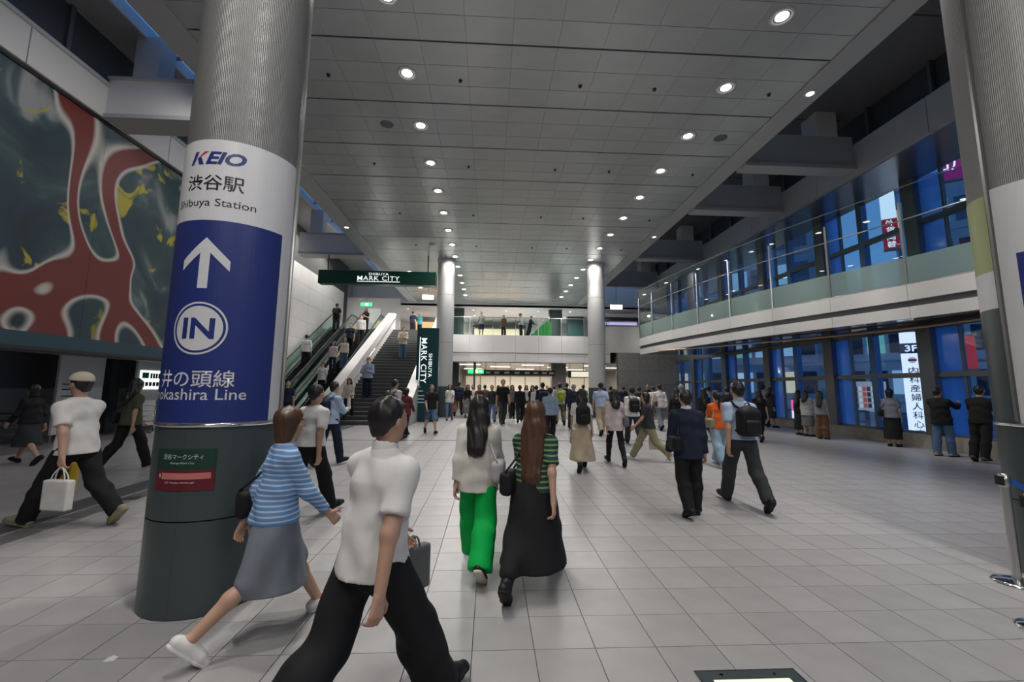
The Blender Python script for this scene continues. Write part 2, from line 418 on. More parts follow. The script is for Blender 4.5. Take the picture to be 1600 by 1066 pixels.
# ------------------------------------------------------------------ left side: mural wall, frieze, beams, clerestory
XM = -9.5
wl_ = struct(empty('wall_left'))
box('bulkhead', XM - 0.5, XM - 0.06, -5, 19.6, 2.35, 8.9, M_darkgrey, wl_)
for i in range(13):      # frieze of big pale panels
    y0 = -5 + i * 1.9
    box('frieze_panel', XM - 0.05, XM + 0.12, y0 + .008, y0 + 1.892, 8.06, 8.86, M_frieze, wl_, bevel=.01)
box('frieze_cap', XM - 0.06, XM + 0.16, -5, 19.7, 8.86, 8.95, M_beam, wl_)
box('lower_wall', -12.9, -12.7, -5, 20, 0.0, 1.55, M_greywall, wl_)
box('upper_wall', -12.9, -12.68, -5, 20, 1.55, 3.1, M_darkgrey, wl_)
box('soffit', -12.9, XM - 0.05, -5, 19.6, 2.9, 3.0, M_darkgrey, wl_)
box('end_wall', -12.9, XM - 0.06, 19.6, 19.9, 0.0, 10.4, M_greywall, wl_)
# clerestory above the frieze: dark glazing with posts
for i in range(12):
    y0 = -5 + i * 2.05
    box('clerestory_panel', XM - 0.36, XM - 0.30, y0 + .05, y0 + 2.0, 8.95, 10.35, M_dark, wl_)
    box('clerestory_post', XM - 0.34, XM - 0.22, y0 - .05, y0 + .05, 8.95, 10.35, M_mull, wl_)
lr = struct(empty('trim_3'))       # roof over the left void, open skylight strip between slabs
box('roof_slab', -10.2, -8.75, -5, 32, 10.35, 10.6, M_greywall, lr)
box('roof_slab', -7.35, -6.21, -5, 32, 10.35, 10.6, M_greywall, lr)
box('upstand', -6.40, -6.21, -5, 32, 9.41, 10.35, M_beam, lr)
for i in range(16):
    y0 = -5 + i * 2.3
    box('skylight_bar', -8.75, -7.35, y0 - .03, y0 + .03, 10.5, 10.58, M_mull, lr)
    box('skylight_pane', -8.75, -7.35, y0 + .03, y0 + 2.27, 10.53, 10.55, G_win, lr)
for x in (-8.75, -7.40): box('skylight_kerb', x, x + .05, -5, 32, 10.30, 10.62, M_white, lr)
for i, y in enumerate((-0.4, 10.05, 20.55)):      # pale cross beams between frieze and ceiling
    t = struct(empty('trim_%d' % (4 + i), (0, y, 8.05)))
    MB().box(XM + .12, -6.21, 0, .62, 0.10, 1.0).build('web', M_white, t)
    MB().box(XM + .12, -6.21, -.05, .67, 0.0, 0.10).build('bottom_flange', M_beam, t)
    MB().box(XM + .12, -6.21, -.06, .68, 1.0, 1.07).build('top_flange', M_beam, t)
    MB().box(-8.95, -8.35, .1, .6, 1.07, 2.30).build('stub_column', M_frieze, t)

# ------------------------------------------------------------------ right side: roof void, beams, frieze
rr = struct(empty('trim_7'))
box('roof_slab', 7.12, 12.9, -5, 30, 9.75, 10.0, M_darkgrey, rr)
for i in range(9): box('roof_joint', 7.12, 10.4, -3 + i * 3.6, -2.97 + i * 3.6, 9.735, 9.75, M_joint, rr)
fz = struct(empty('trim_8'))
for i in range(10):
    y0 = -5 + i * 3.5
    box('frieze_panel', 10.4, 10.55, y0 + .008, y0 + 3.492, 7.85, 8.75, M_beam, fz)
box('frieze_soffit', 10.55, 12.35, -5, 30, 7.83, 7.88, mat('soffit_satin', (.30, .31, .32), .22, metal=.6), fz)
for i in range(20):
    y0 = -5 + i * 1.75
    box('louvre_post', 10.62, 10.72, y0, y0 + .08, 8.75, 9.75, M_mull, fz)
box('louvre_back', 10.75, 10.8, -5, 30, 8.75, 9.75, M_dark, fz)
for i, y in enumerate((-0.6, 5.25, 11.05, 14.1, 19.85, 25.6)):
    t = struct(empty('trim_%d' % (9 + i), (0, y, 7.98)))
    MB().box(7.12, 10.4, .02, .33, .12, 1.02).build('web', M_beam, t)
    MB().box(7.12, 10.4, -.06, .41, 0, .12).build('bottom_flange', M_beam, t)
    MB().box(9.35, 9.95, .0, .6, 1.02, 1.77).build('stub_column', M_frieze, t)

def aim(o, tgt):
    d = Vector(tgt) - o.location; o.rotation_euler = d.to_track_quat('-Z', 'Y').to_euler()
for i, y in enumerate((1.0, 5.0, 9.0, 13.0, 17.0)):
    t = tag(empty('mural_spotlight', (-6.32, y, 8.45)), '%s wall washer lamp on the left ceiling edge, aimed at the mural' % ORD[i], 'spotlight', 'mural spotlights')
    MB().box(-.02, .11, -.05, .05, -.05, .05).build('bracket', M_dark, t)
    MB().lathe([(0, .10), (.06, .09), (.07, -.08), (.0, -.07)], n=16).build('lamp_head', M_dark, t, (-.06, 0, 0), (0, math.radians(55), 0))
    o = spot('lamp', None, (-6.42, y, 8.38), MURAL_W, size=2.5, blend=1.0, rad=.08); aim(o, (XM, y, 6.2)); M_ = o.matrix_world.copy(); o.parent = t; o.location = Vector((-6.42, y, 8.38)) - Vector(t.location)
for i, (x, y) in enumerate(((-8.2, 22.3), (-8.2, 26.0), (-4.6, 23.6), (-4.6, 27.4))):
    zt = 10.35 if x < -6.3 else ZC
    if x < -6.3: x = -9.2
    t = tag(empty('stair_downlight', (x, y, zt)), '%s round lamp lighting the stairs and escalators from above' % ORD[i], 'ceiling light', 'stair hall lamps')
    link('trim_ring', dl_ring, t); link('reflector', dl_refl, t); link('lens', dl_lens, t); spot('lamp', t, (0, 0, -.06), STAIR_W, size=2.6)

for i, (y, xf) in enumerate(((2.0, 11.85), (4.6, 11.65), (7.2, 11.35), (9.6, 10.8), (11.6, 10.2), (13.6, 9.5), (15.8, 9.0), (18.4, 8.5), (21.0, 8.15))):  # invented lamps along the edge beam, put in to lighten the fascia
    t = tag(empty('walkway_fill', (7.22, y, 8.55)), '%s added fill lamp on the right ceiling edge, aimed at the walkway' % ORD[i], 'spotlight', 'added walkway fill lamps')
    MB().box(-.11, .02, -.04, .04, -.04, .04).build('bracket', M_dark, t)
    MB().lathe([(0, .08), (.05, .07), (.055, -.07), (.0, -.06)], n=14).build('lamp_head', M_dark, t, (.06, 0, -.02), (0, math.radians(-40), 0))
    o = spot('lamp', None, (7.36, y, 8.44), WALK_W, size=.95, blend=1.0, rad=.06); aim(o, (xf, y, 4.25)); o.parent = t; o.location = Vector((.14, 0, -.11))
# ------------------------------------------------------------------ pillars
def poly_flat(name, polys, m):
    mb = MB()
    for p in polys: mb.add([(x, y, 0) for x, y in p], [tuple(range(len(p)))])
    return mb.mesh(name, m)
def annulus(r0, r1, cx, cy, n=48):
    out = []
    for i in range(n):
        a, b = 2 * math.pi * i / n, 2 * math.pi * (i + 1) / n
        out.append([(cx + r0 * math.cos(a), cy + r0 * math.sin(a)), (cx + r1 * math.cos(a), cy + r1 * math.sin(a)), (cx + r1 * math.cos(b), cy + r1 * math.sin(b)), (cx + r0 * math.cos(b), cy + r0 * math.sin(b))])
    return out
def disc(r, cx, cy, n=48):
    return [[(cx, cy), (cx + r * math.cos(2 * math.pi * i / n), cy + r * math.sin(2 * math.pi * i / n)), (cx + r * math.cos(2 * math.pi * (i + 1) / n), cy + r * math.sin(2 * math.pi * (i + 1) / n))] for i in range(n)]
R_P = 0.45
def wrap_band(name, z0, z1, a0, a1, m, parent, R=R_P + .003, th=.003):
    n = max(4, int(abs(a1 - a0) / math.radians(4)))
    return MB().lathe([(R - th, z0), (R, z0), (R, z1), (R - th, z1)], n=n, a0=a0, a1=a1).build(name, m, parent, smooth=False)
def letter(name, me, parent, lift):
    return link(name, wrap_mesh(me, R_P, lift), parent)
D = math.radians
def near_pillar(x, y, label, lettered):
    t = tag(empty('pillar', (x, y, zf(y))), label, 'pillar')
    seg = 96
    MB().lathe([(R_P, 0), (R_P, .664)], n=seg).build('base_cladding', M_base, t, smooth=True)
    MB().lathe([(R_P, .674), (R_P, 1.352)], n=seg).build('base_cladding', M_base, t, smooth=True)
    mb = MB().lathe([(R_P - .012, .0), (R_P - .012, 1.4)], n=48)
    mb.build('core', M_joint, t, smooth=True)
    for a in (0, 90, 180, 270):
        MB().lathe([(R_P + .0012, .01), (R_P + .0012, 1.35)], n=2, a0=D(a) - .005, a1=D(a) + .005).build('base_seam', M_joint, t)
    MB().lathe([(R_P, 1.352), (R_P + .014, 1.354), (R_P + .014, 1.378), (R_P, 1.382)], n=seg).build('steel_band', M_chrome, t, smooth=True)
    MB().lathe([(R_P - .004, 1.38), (R_P - .004, ZC - zf(y))], n=seg).build('shaft', M_rib, t, smooth=True)
    for a in (3, 90, 183, 270):
        MB().lathe([(R_P - .001, 3.68), (R_P - .001, ZC - zf(y))], n=2, a0=D(a) - .004, a1=D(a) + .004).build('shaft_seam', M_joint, t)
    for a in (93.5, 266.5):    # bright cover strips at the sides
        MB().lathe([(R_P, 1.40), (R_P + .012, 1.40), (R_P + .012, ZC - zf(y)), (R_P, ZC - zf(y))], n=3, a0=D(a) - .03, a1=D(a) + .03).build('cover_strip', M_steel, t)
    sg = wrap_band('sign_wrap', 1.384, 3.675, D(-90), D(90), M_signwhite, t)
    wrap_band('navy_field', 1.386, 2.985, D(-73.5), D(73.5), M_navy, sg, R=R_P + .0037, th=.0005)
    return t, sg
pil, sg = near_pillar(-2.28, 3.85, 'big grey pillar wrapped with a navy and white station sign', True)
me = text_mesh('kanji', '渋谷駅', 1, M_ink, width=.455, height=.135, bold=.012); 
for v in me.vertices: v.co.y += 3.235; v.co.x += .012
letter('station_name_lettering', me, sg, .0038)
me = text_mesh('rom', 'Shibuya Station', 1, M_ink, width=.645, height=.085, bold=.004)
for v in me.vertices: v.co.y += 3.082; v.co.x += .012
letter('romanised_lettering', me, sg, .0038)
me = text_mesh('keio', 'EIO', 1, M_navy, width=.30, height=.112, bold=.035, shear=.28, spacing=.98)
for v in me.vertices: v.co.y += 3.458; v.co.x += .088
lg = letter('operator_logo', me, sg, .0038)
def kp(pts): return [(px * .115 - .205 + py * .03, 3.458 + py * .112) for px, py in pts]
letter('logo_navy_stroke', poly_flat('k1', [kp([(0, 0), (.28, 0), (.36, .45), (.42, 1), (.12, 1)]), kp([(.42, .52), (.70, .62), (1.12, 0), (.74, 0)])], M_navy), sg, .0038)
letter('logo_red_stroke', poly_flat('k2', [kp([(.46, .50), (.74, .64), (1.22, 1), (.86, 1)])], M_red), sg, .004)
ar = [[(.012, 2.84), (-.166, 2.655), (-.166, 2.572), (-.026, 2.712), (.0115, 2.752)], [(.012, 2.84), (.0115, 2.752), (.051, 2.712), (.192, 2.572), (.192, 2.655)], [(-.026, 2.715), (-.026, 2.427), (.049, 2.427), (.049, 2.715), (.0115, 2.755)]]
letter('up_arrow', poly_flat('arrow', ar, M_signwhite), sg, .0045)
letter('badge_ring', poly_flat('ring', annulus(.193, .207, .010, 2.11), M_signwhite), sg, .0045)
letter('badge_disc', poly_flat('disc', disc(.175, .010, 2.11), M_signwhite), sg, .0045)
me = text_mesh('in', 'IN', 1, M_navy, width=.235, height=.165, bold=.03)
for v in me.vertices: v.co.y += 2.026; v.co.x += .012
letter('badge_lettering', me, sg, .0053)
me = text_mesh('ino', '井の頭線', 1, M_signwhite, width=.585, height=.135, bold=.006)
for v in me.vertices: v.co.y += 1.652
letter('line_name_lettering', me, sg, .0045)
me = text_mesh('inor', 'Inokashira Line', 1, M_signwhite, width=.775, height=.085, bold=.004)
for v in me.vertices: v.co.y += 1.558; v.co.x += -.008
letter('line_romanised_lettering', me, sg, .0045)
pl = wrap_band('wall_plate', .893, 1.193, D(-27.5), D(28.3), mat('plate_green', (.010, .050, .035), .4), pil, R=R_P + .006, th=.005)
wrap_band('maroon_field', .894, 1.043, D(-27.4), D(28.2), mat('plate_maroon', (.14, .012, .02), .4), pl, R=R_P + .007, th=.001)
wrap_band('pink_tape', .975, 1.02, D(-19), D(25), mat('plate_tape', (.62, .20, .17), .6), pl, R=R_P + .0085, th=.001)
for s_, wd, h_, x_, z_ in (('渋谷マークシティ', .29, .040, -.005, 1.118), ('Shibuya Mark City', .17, .018, 0, 1.082), ('B', .018, .028, -.168, .985), ('B/F Toyoko Noren-gai', .21, .017, -.01, .942)):
    me = text_mesh('plate', s_, 1, M_signwhite, width=wd, height=h_)
    for v in me.vertices: v.co.x += x_; v.co.y += z_
    letter('plate_lettering', me, pl, .0078)
pil2, sg2 = near_pillar(5.4, 3.8, 'big grey pillar at the right edge with lime and navy sign bands', False)
wrap_band('lime_band', 2.86, 3.64, D(-172), D(-97), mat('lime_vinyl', (.42, .46, .22), .45), pil2)
wrap_band('white_band', 2.49, 2.86, D(-172), D(-97), M_signwhite, pil2)
wrap_band('dark_band', 1.384, 2.49, D(-172), D(-97), M_base, pil2)
for x, l_ in ((-2.30, 'pale round pillar rising beside the stairs and the tall teal sign'), (5.40, 'pale round pillar standing free in the crowd in front of the mezzanine')):
    y = 21.4; z = zf(y)
    t = tag(empty('pillar', (x, y, z)), l_, 'pillar')
    sm = mat('far_shaft', (.56, .56, .555), .36, metal=.1)
    MB().lathe([(.44, 0), (.44, 1.45)], n=48).build('base_cladding', M_base, t, smooth=True)
    for z0, z1 in ((1.45, 3.6), (3.612, 6.0), (6.012, ZC - z)):
        MB().lathe([(.432, z0), (.432, z1)], n=48).build('shaft', sm, t, smooth=True)
    MB().lathe([(.42, .1), (.42, ZC - z - .1)], n=32).build('core', M_joint, t)
    MB().lathe([(.36, ZC - z - .22), (.47, ZC - z - .2), (.47, ZC - z - .0)], n=40).build('collar', M_ring, t, smooth=True)

# ------------------------------------------------------------------ right walkway
FP = [(11.9, 1.0), (11.75, 3.5), (11.5, 6.4), (11.0, 8.9), (10.35, 11.1), (9.75, 12.7), (9.32, 14.3), (8.95, 15.95), (8.45, 18.7), (8.15, 21.0), (8.03, 22.6)]
def catmull(P, n=24):
    out = []
    P = [Vector(p) for p in P]; Q = [2 * P[0] - P[1]] + P + [2 * P[-1] - P[-2]]
    for i in range(1, len(Q) - 2):
        for k in range(n):
            t = k / n; a, b, c, d = Q[i - 1], Q[i], Q[i + 1], Q[i + 2]
            out.append(.5 * ((2 * b) + (c - a) * t + (2 * a - 5 * b + 4 * c - d) * t * t + (3 * b - a - 3 * c + d) * t ** 3))
    return out + [P[-1]]
cv = catmull(FP)
def resample(c, step):
    out = [c[0]]; acc = 0
    for a, b in zip(c[:-1], c[1:]):
        d = (b - a).length
        while acc + d >= step:
            a = a + (b - a).normalized() * (step - acc); out.append(a.copy()); d = (b - a).length; acc = 0
        acc += d
    return out + [c[-1]] if (out[-1] - c[-1]).length > .6 else out[:-1] + [c[-1]]
SEG = resample(cv, 1.86)
def nrm(i):
    a = SEG[max(0, i - 1)]; b = SEG[min(len(SEG) - 1, i + 1)]; t = (b - a).normalized(); return Vector((-t.y, t.x)) * -1   # towards the facade (+x)
NR = [nrm(i) for i in range(len(SEG))]
def strip(mb, i, d0, d1, z0, z1, g=0.0):
    a, b = SEG[i], SEG[i + 1]; t = (b - a).normalized() * g
    p = [a + NR[i] * d0 + t, b + NR[i + 1] * d0 - t, b + NR[i + 1] * d1 - t, a + NR[i] * d1 + t]
    return mb.hexa([(q.x, q.y, z) for z in (z0, z1) for q in p])
wk = tag(empty('walkway', (0, 0, 0)), 'curved upper walkway with white fascia bands along the windows', 'walkway')
slab = MB()
for i in range(len(SEG) - 1):
    a, b = SEG[i] + NR[i] * .16, SEG[i + 1] + NR[i + 1] * .16
    slab.hexa([(a.x, a.y, 3.56), (b.x, b.y, 3.56), (12.2, b.y, 3.56), (12.2, a.y, 3.56), (a.x, a.y, 4.38), (b.x, b.y, 4.38), (12.2, b.y, 4.38), (12.2, a.y, 4.38)])
    strip(MB(), i, 0, .10, 3.99, 4.40, .004).build('fascia_panel', M_white, wk)
    strip(MB(), i, .10, .16, 3.83, 3.99).build('shadow_gap', M_darkgrey, wk)
    strip(MB(), i, .03, .13, 3.53, 3.83, .004).build('fascia_panel', M_white, wk)
slab.build('slab', mat('soffit_gloss', (.10, .105, .115), .08, metal=.55), wk)
gs = tag(empty('glass_screen'), 'tall glass balustrade with steel posts on the curved upper walkway', 'balustrade')
cap = MB()
for i in range(len(SEG) - 1):
    strip(MB(), i, .045, .057, 4.42, 5.12, .03).build('frosted_pane', G_frost, gs)
    strip(MB(), i, .045, .055, 5.12, 6.98, .03).build('clear_pane', G_rail, gs)
for i in range(len(SEG)):
    a = SEG[i]; n_ = NR[i]; t_ = Vector((-n_.y, n_.x))
    p = [a + n_ * .02 + t_ * .03, a + n_ * .02 - t_ * .03, a + n_ * .11 - t_ * .03, a + n_ * .11 + t_ * .03]
    MB().hexa([(q.x, q.y, z) for z in (4.40, 6.62) for q in p]).build('post', M_steel, gs)
for z, r in ((6.12, .018), (7.0, .016), (4.42, .02)):
    MB().tube([(p.x + n_.x * .035, p.y + n_.y * .035, z) for p, n_ in zip(SEG, NR)], r, 8).build('rail', M_steel, gs, smooth=True)
ct = struct(MB().tube([(7.9, 19.6, 3.47), (9.6, 16.6, 3.47), (11.2, 13.5, 3.47), (12.0, 11.0, 3.47), (12.05, 4.0, 3.47)], .045, 6).build('trim_15', M_copper))

# ------------------------------------------------------------------ glazed facade, lower and upper windows
XF = 12.3
G_blue = None
def blue_glass():
    m = bpy.data.materials.new('blue_obscured_glass'); m.use_nodes = True; n, l = m.node_tree.nodes, m.node_tree.links
    n.remove(n['Principled BSDF']); tl = n.new('ShaderNodeBsdfTranslucent'); tl.inputs[0].default_value = (.50, .72, 1.0, 1)
    tr = n.new('ShaderNodeBsdfTransparent'); tr.inputs[0].default_value = (.35, .6, .95, 1); mx = n.new('ShaderNodeMixShader'); mx.inputs[0].default_value = .45
    gl = n.new('ShaderNodeBsdfGlossy'); gl.inputs['Roughness'].default_value = .08; m2 = n.new('ShaderNodeMixShader'); m2.inputs[0].default_value = .08
    l.new(tl.outputs[0], mx.inputs[1]); l.new(tr.outputs[0], mx.inputs[2]); l.new(mx.outputs[0], m2.inputs[1]); l.new(gl.outputs[0], m2.inputs[2]); l.new(m2.outputs[0], n['Material Output'].inputs[0]); return m
G_blue = blue_glass()
M_fin2 = mat('mullion_blue', (.08, .16, .32), .35, metal=.4)
wn_ = 0
for lvl, (zb, zt, zm) in (('low', (.5, 3.5, 2.15)), ('up', (4.40, 8.85, 6.5))):
    for k in range(-5, 6):
        y0 = 11.3 + 3.45 * k; wn_ += 1
        if y0 > 28: continue
        wd = struct(empty('window_%d' % wn_, (XF, y0, zb)))
        def wb(nm, ya, yb, za, zb2, m_, x0=-.03, x1=.03): MB().box(x0, x1, ya, yb, za - zb, zb2 - zb).build(nm, m_, wd)
        wb('mullion', -.2, .2, zb, zt, M_mull, -.18, .18)
        wb('mullion', 1.64, 1.84, zb, zt, M_fin2, -.10, .10)
        wb('transom', .2, 3.25, zm - .07, zm + .07, M_mull, -.09, .09)
        wb('frame', .2, 3.25, zb, zb + .06, M_mull, -.06, .06); wb('frame', .2, 3.25, zt - .06, zt, M_mull, -.06, .06)
        for za, zc_ in ((zb + .06, zm - .07), (zm + .07, zt - .06)):
            wb('blue_pane', .2, .36, za, zc_, G_blue, -.01, .01)
            wb('pane', .36, 1.64, za, zc_, G_win, -.008, .008)
            wb('pane', 1.84, 2.60, za, zc_, G_win, -.008, .008)
            wb('frame', 2.60, 2.65, za, zc_, M_mull, -.05, .05)
            wb('blue_pane', 2.65, 3.25, za, zc_, G_blue, -.01, .01)
wr = struct(empty('wall_right'))
for k in range(-5, 6):
    y0 = 11.3 + 3.45 * k
    MB().hexa([(x, y, z) for z in (-.3, .5) for x, y in ((XF - .25, y0 + .01), (XF + .2, y0 + .01), (XF + .2, y0 + 3.44), (XF - .25, y0 + 3.44))]).build('plinth_panel', M_stone, wr)
MB().box(XF - .1, XF + .25, -5.2, 29, 3.5, 4.40).build('spandrel', M_mull, wr)
MB().box(XF - .1, XF + .3, -5.2, 29, 8.85, 10.0).build('head_beam', M_dark, wr)
# stone end wall at the far end of the windows
for i in range(3):
    for j in range(5):
        MB().box(8.4 + i * 1.35 + .006, 8.4 + (i + 1) * 1.35 - .006, 27.6, 28.0, .28 + j * .86 + .006, .28 + (j + 1) * .86 - .006).build('stone_block', M_stone, wr)
MB().box(8.4, 12.45, 27.65, 28.1, .28, 4.6).build('stone_core', M_joint, wr)

# ------------------------------------------------------------------ mezzanine at the back
ZM = 5.2; YM = 28.4
mz = tag(empty('mezzanine', (0, YM, 0)), 'white panelled mezzanine bridge across the far end of the hall', 'mezzanine')
MB().box(-2.95, 8.1, .12, 17, 3.42, ZM).build('slab', M_beam, mz)
MB().box(-10.4, -2.95, -1.6, 17, 3.9, ZM).build('landing_slab', M_beam, mz)
for i in range(8):
    x0 = -2.95 + i * 1.545; x1 = min(x0 + 1.545, 8.1)
    if x1 - x0 < .2: continue
    MB().box(x0 + .006, x1 - .006, 0, .12, 4.02, ZM).build('fascia_panel', M_white, mz)
    MB().box(x0 + .006, x1 - .006, .05, .12, 3.40, 3.99).build('fascia_panel', M_white, mz)
    MB().box(x0 + .03, x1 - .03, .06, .075, ZM, ZM + 1.15).build('glass_pane', G_rail, mz)
    MB().box(x0 - .02, x0 + .02, .05, .09, ZM, ZM + 1.2).build('rail_post', M_steel, mz)
MB().tube([(-2.95, .07, ZM + 1.2), (8.1, .07, ZM + 1.2)], .025).build('handrail', M_steel, mz)
# white side parapet joining the walkway
sp = struct(box('wall_side', 5.75, 8.05, 22.55, 22.75, 3.62, 5.05, M_white))
box('parapet_cap', -1.16, 1.16, -.12, .12, 1.43, 1.49, M_steel, sp)
# upper shops behind the mezzanine
us = struct(empty('wall_back'))
box('upper_wall', -10.4, 12.3, 40.0, 40.3, ZM, 8.6, M_white, us)
box('bulkhead', -10.8, 12.9, 32.0, 32.3, 7.85, 10.7, M_white, us)
box('side_wall', 12.3, 12.6, 28.8, 46.3, 0, 10.7, M_greywall, us)
box('side_wall', -10.8, -10.4, 31.0, 46.3, 0, 10.7, M_greywall, us)
box('top_slab', -10.8, 12.6, 32.3, 46.3, 8.6, 8.8, M_greywall, us)
box('far_wall', -10.8, 12.6, 46.3, 46.5, 0, 8.8, M_greywall, us)
rw = struct(empty('wall_rear'))
box('rear_wall', -13.2, 12.9, -9.2, -9.0, -.3, 10.7, M_greywall, rw)
box('rear_left', -13.2, -12.9, -9.2, 20.2, -.3, 10.7, M_greywall, rw)
box('rear_roof', -13.2, 12.9, -9.2, -4.9, 10.4, 10.7, M_greywall, rw)
box('rear_ceiling', -6.2, 7.12, -9.0, -5.0, 8.11, 8.3, M_ceil, rw)
box('rear_right', 12.3, 12.6, -9.2, -5.9, -.3, 10.7, M_greywall, rw)
box('left_roof', -13.2, -10.2, -5, 32, 10.35, 10.6, M_greywall, rw)
box('upper_ceiling', -10.4, 12.3, 32.0, 40.0, 7.85, 7.95, M_white, us)
box('dark_pier', -2.9, -2.1, 33.0, 33.6, ZM, 7.85, mat('pier_green', (.03, .07, .065), .4), us)
box('dark_pier', 4.6, 5.6, 33.0, 33.6, ZM, 7.85, _m['pier_green'], us)
box('dark_pier', 6.6, 8.0, 36.0, 36.6, ZM, 7.85, _m['pier_green'], us)
for i in range(6):
    for j in range(2):
        t = tag(empty('shop_downlight', (-6.6 + i * 2.6, 33.8 + j * 2.6, 7.85)), 'small round downlight in the white upper shop ceiling', 'ceiling light', 'upper shop downlights')
        link('lens', sm_ring, t); link('trim_ring', sm_rim, t)
        spot('lamp', t, (0, 0, -.05), 560, rad=.1, size=3.0) if (i + j) % 2 else None
shops = [('shopfront', -6.1, -3.2, 34.0, 1.75, (.95, .62, .30), 'warm lit shopfront at the top of the stairs'),
         ('shopfront', -1.6, 3.2, 39.4, 2.0, (.95, .80, .55), 'cream lit shop counter behind the mezzanine people'),
         ('shopfront', 8.3, 12.0, 33.5, 1.9, (.55, .50, .80), 'violet lit shop window on the upper level at right')]
for nm, x0, x1, y, h, col, l_ in shops:
    t = tag(empty(nm, ((x0 + x1) / 2, y, ZM)), l_, 'shop'); w2 = (x1 - x0) / 2
    MB().box(-w2, w2, .5, .55, 0.3, h).build('lit_backdrop', mat('backdrop_%d' % int(x0 * 10), col, .6, emit=col, strength=.8), t)
    MB().box(-w2, w2, -.25, .1, 0, .62).build('counter', mat('counter_wood', (.18, .13, .08), .5, noise=.15, nscale=3), t, bevel=.01)
    MB().box(-w2, w2, -.1, .5, h, h + .3).build('fascia', M_dark, t)
    for q in range(5):
        xx = -w2 + (q + .5) * 2 * w2 / 5
        MB().box(xx - .22, xx + .22, .2, .45, .72, .80 + .35 * ((q * 37) % 3) / 2).build('display_box', mat('display_%d' % (q % 3), ((.55, .2, .1), (.7, .65, .5), (.15, .25, .2))[q % 3], .5), t, bevel=.01)
    for s in (-1, 1): MB().box(s * w2 - .06, s * w2 + .06, -.1, .55, 0, h + .3).build('side_post', M_dark, t)
# green slatted planter screen on the mezzanine
t = tag(empty('green_screen', (3.55, YM + .9, ZM)), 'bright green folded screen behind the mezzanine glass', 'screen')
gm = mat('screen_green', (.03, .35, .05), .5)
for i in range(6):
    MB().prism([(-.75 + i * .24, 0), (-.75 + i * .24 + .22, 0), (-.75 + i * .24 + .22, .35 + .2 * min(i, 4)), (-.75 + i * .24, .22 + .2 * min(i, 4))], 'y', -.03, .03).build('slat', gm, t)

# concourse below the mezzanine
bc = struct(empty('wall_end'))
box('end_wall', -10.4, 12.3, 46, 46.3, .28, 3.4, mat('beige_wall', (.62, .56, .47), .5, noise=.05), bc)
box('side_wall', -3.2, -2.95, 28.6, 46, .28, 3.4, M_greywall, bc)
low = mat('low_ceiling', (.55, .55, .55), .18, metal=.6)
box('low_ceiling', -3.0, 12.3, 28.55, 46, 3.36, 3.42, low, bc)
for i in range(6): box('ceiling_light_strip', -2.3 + i * 2.3, -0.7 + i * 2.3, 31 + (i % 2) * 3, 31.25 + (i % 2) * 3, 3.33, 3.36, M_warmwhite, bc)
for i in range(6): box('ceiling_light_strip', -2.3 + i * 2.3, -0.7 + i * 2.3, 38 + (i % 2) * 3, 38.3 + (i % 2) * 3, 3.33, 3.36, M_warmwhite, bc)
for i in range(9):
    x0 = -2.6 + i * 1.6
    box('lit_wall_panel', x0 + .05, x0 + 1.5, 45.9, 45.98, .9, 2.9, mat('lit_wall', (.85, .78, .66), .5, emit=(1, .86, .66), strength=.35), bc)
box('grey_pier', 4.35, 5.35, 30.0, 30.8, .28, 3.36, M_stone, bc)
box('grey_pier', -2.9, -2.2, 30.4, 31, .28, 3.36, M_darkgrey, bc)
for x, y, wt in ((1.5, 34, 300), (6.5, 34, 260), (2.0, 41, 300), (8.5, 40, 200)):
    ld = bpy.data.lights.new('concourse_lamp', 'AREA'); ld.energy = wt; ld.size = 1.6; ld.size_y = .25; ld.shape = 'RECTANGLE'; ld.color = (1, .9, .76)
    o = bpy.data.objects.new('concourse_lamp', ld); COL.objects.link(o); o.location = (x, y, 3.3); o.parent = bc
# hanging signs below
t = tag(empty('hanging_sign', (1.9, 29.6, 2.55)), 'long dark overhead sign board under the mezzanine', 'sign')
MB().box(-2.5, 2.6, -.06, .06, 0, .36).build('board', M_ink, t)
for i, s_ in enumerate((-2.2, -1.6, -.9, -.2, .5, 1.1, 1.7, 2.2)): MB().box(s_, s_ + .32, -.068, -.06, .12, .24).build('legend_strip', mat('legend_grey', (.25, .27, .27), .5, emit=(.5, .55, .5), strength=.12), t)
for s in (-2.2, 2.2): MB().box(s - .02, s + .02, -.02, .02, .36, .82).build('hanger', M_mull, t)
t = tag(empty('exit_sign', (-.98, 29.5, 2.62)), 'green emergency exit light box under the mezzanine', 'exit sign')
MB().box(-.58, .58, -.06, .06, 0, .34).build('housing', M_dark, t); MB().box(-.54, .54, -.07, -.06, .03, .31).build('green_panel', M_exit, t)
MB().box(-.12, .14, -.075, -.07, .06, .28).build('running_figure', mat('exit_yellow', (.9, .85, .3), .5, emit=(1, .95, .3), strength=1.5), t); MB().box(.2, .42, -.075, -.07, .12, .22).build('arrow', M_exitw, t)
MB().box(-.02, .02, -.02, .02, .34, .76).build('hanger', M_mull, t)
struct(box('trim_16', -1.14, -1.0, 29.3, 29.42, .28, 3.36, M_mull))
for x, l_ in ((6.7, 'pale lit overhead sign behind the free standing far pillar'), (10.2, 'warm lit overhead sign near the stone end wall')):
    t = tag(empty('overhead_sign', (x, 30.5, 2.45)), l_, 'sign')
    MB().box(-1.1, 1.1, -.07, .07, 0, .5).build('board', M_dark, t); MB().box(-.9, .9, -.08, -.07, .06, .44).build('lit_face', mat('lit_face', (.9, .85, .7), .5, emit=(1, .95, .75), strength=.8), t)
    MB().box(-.02, .02, -.02, .02, .5, .91).build('hanger', M_mull, t)

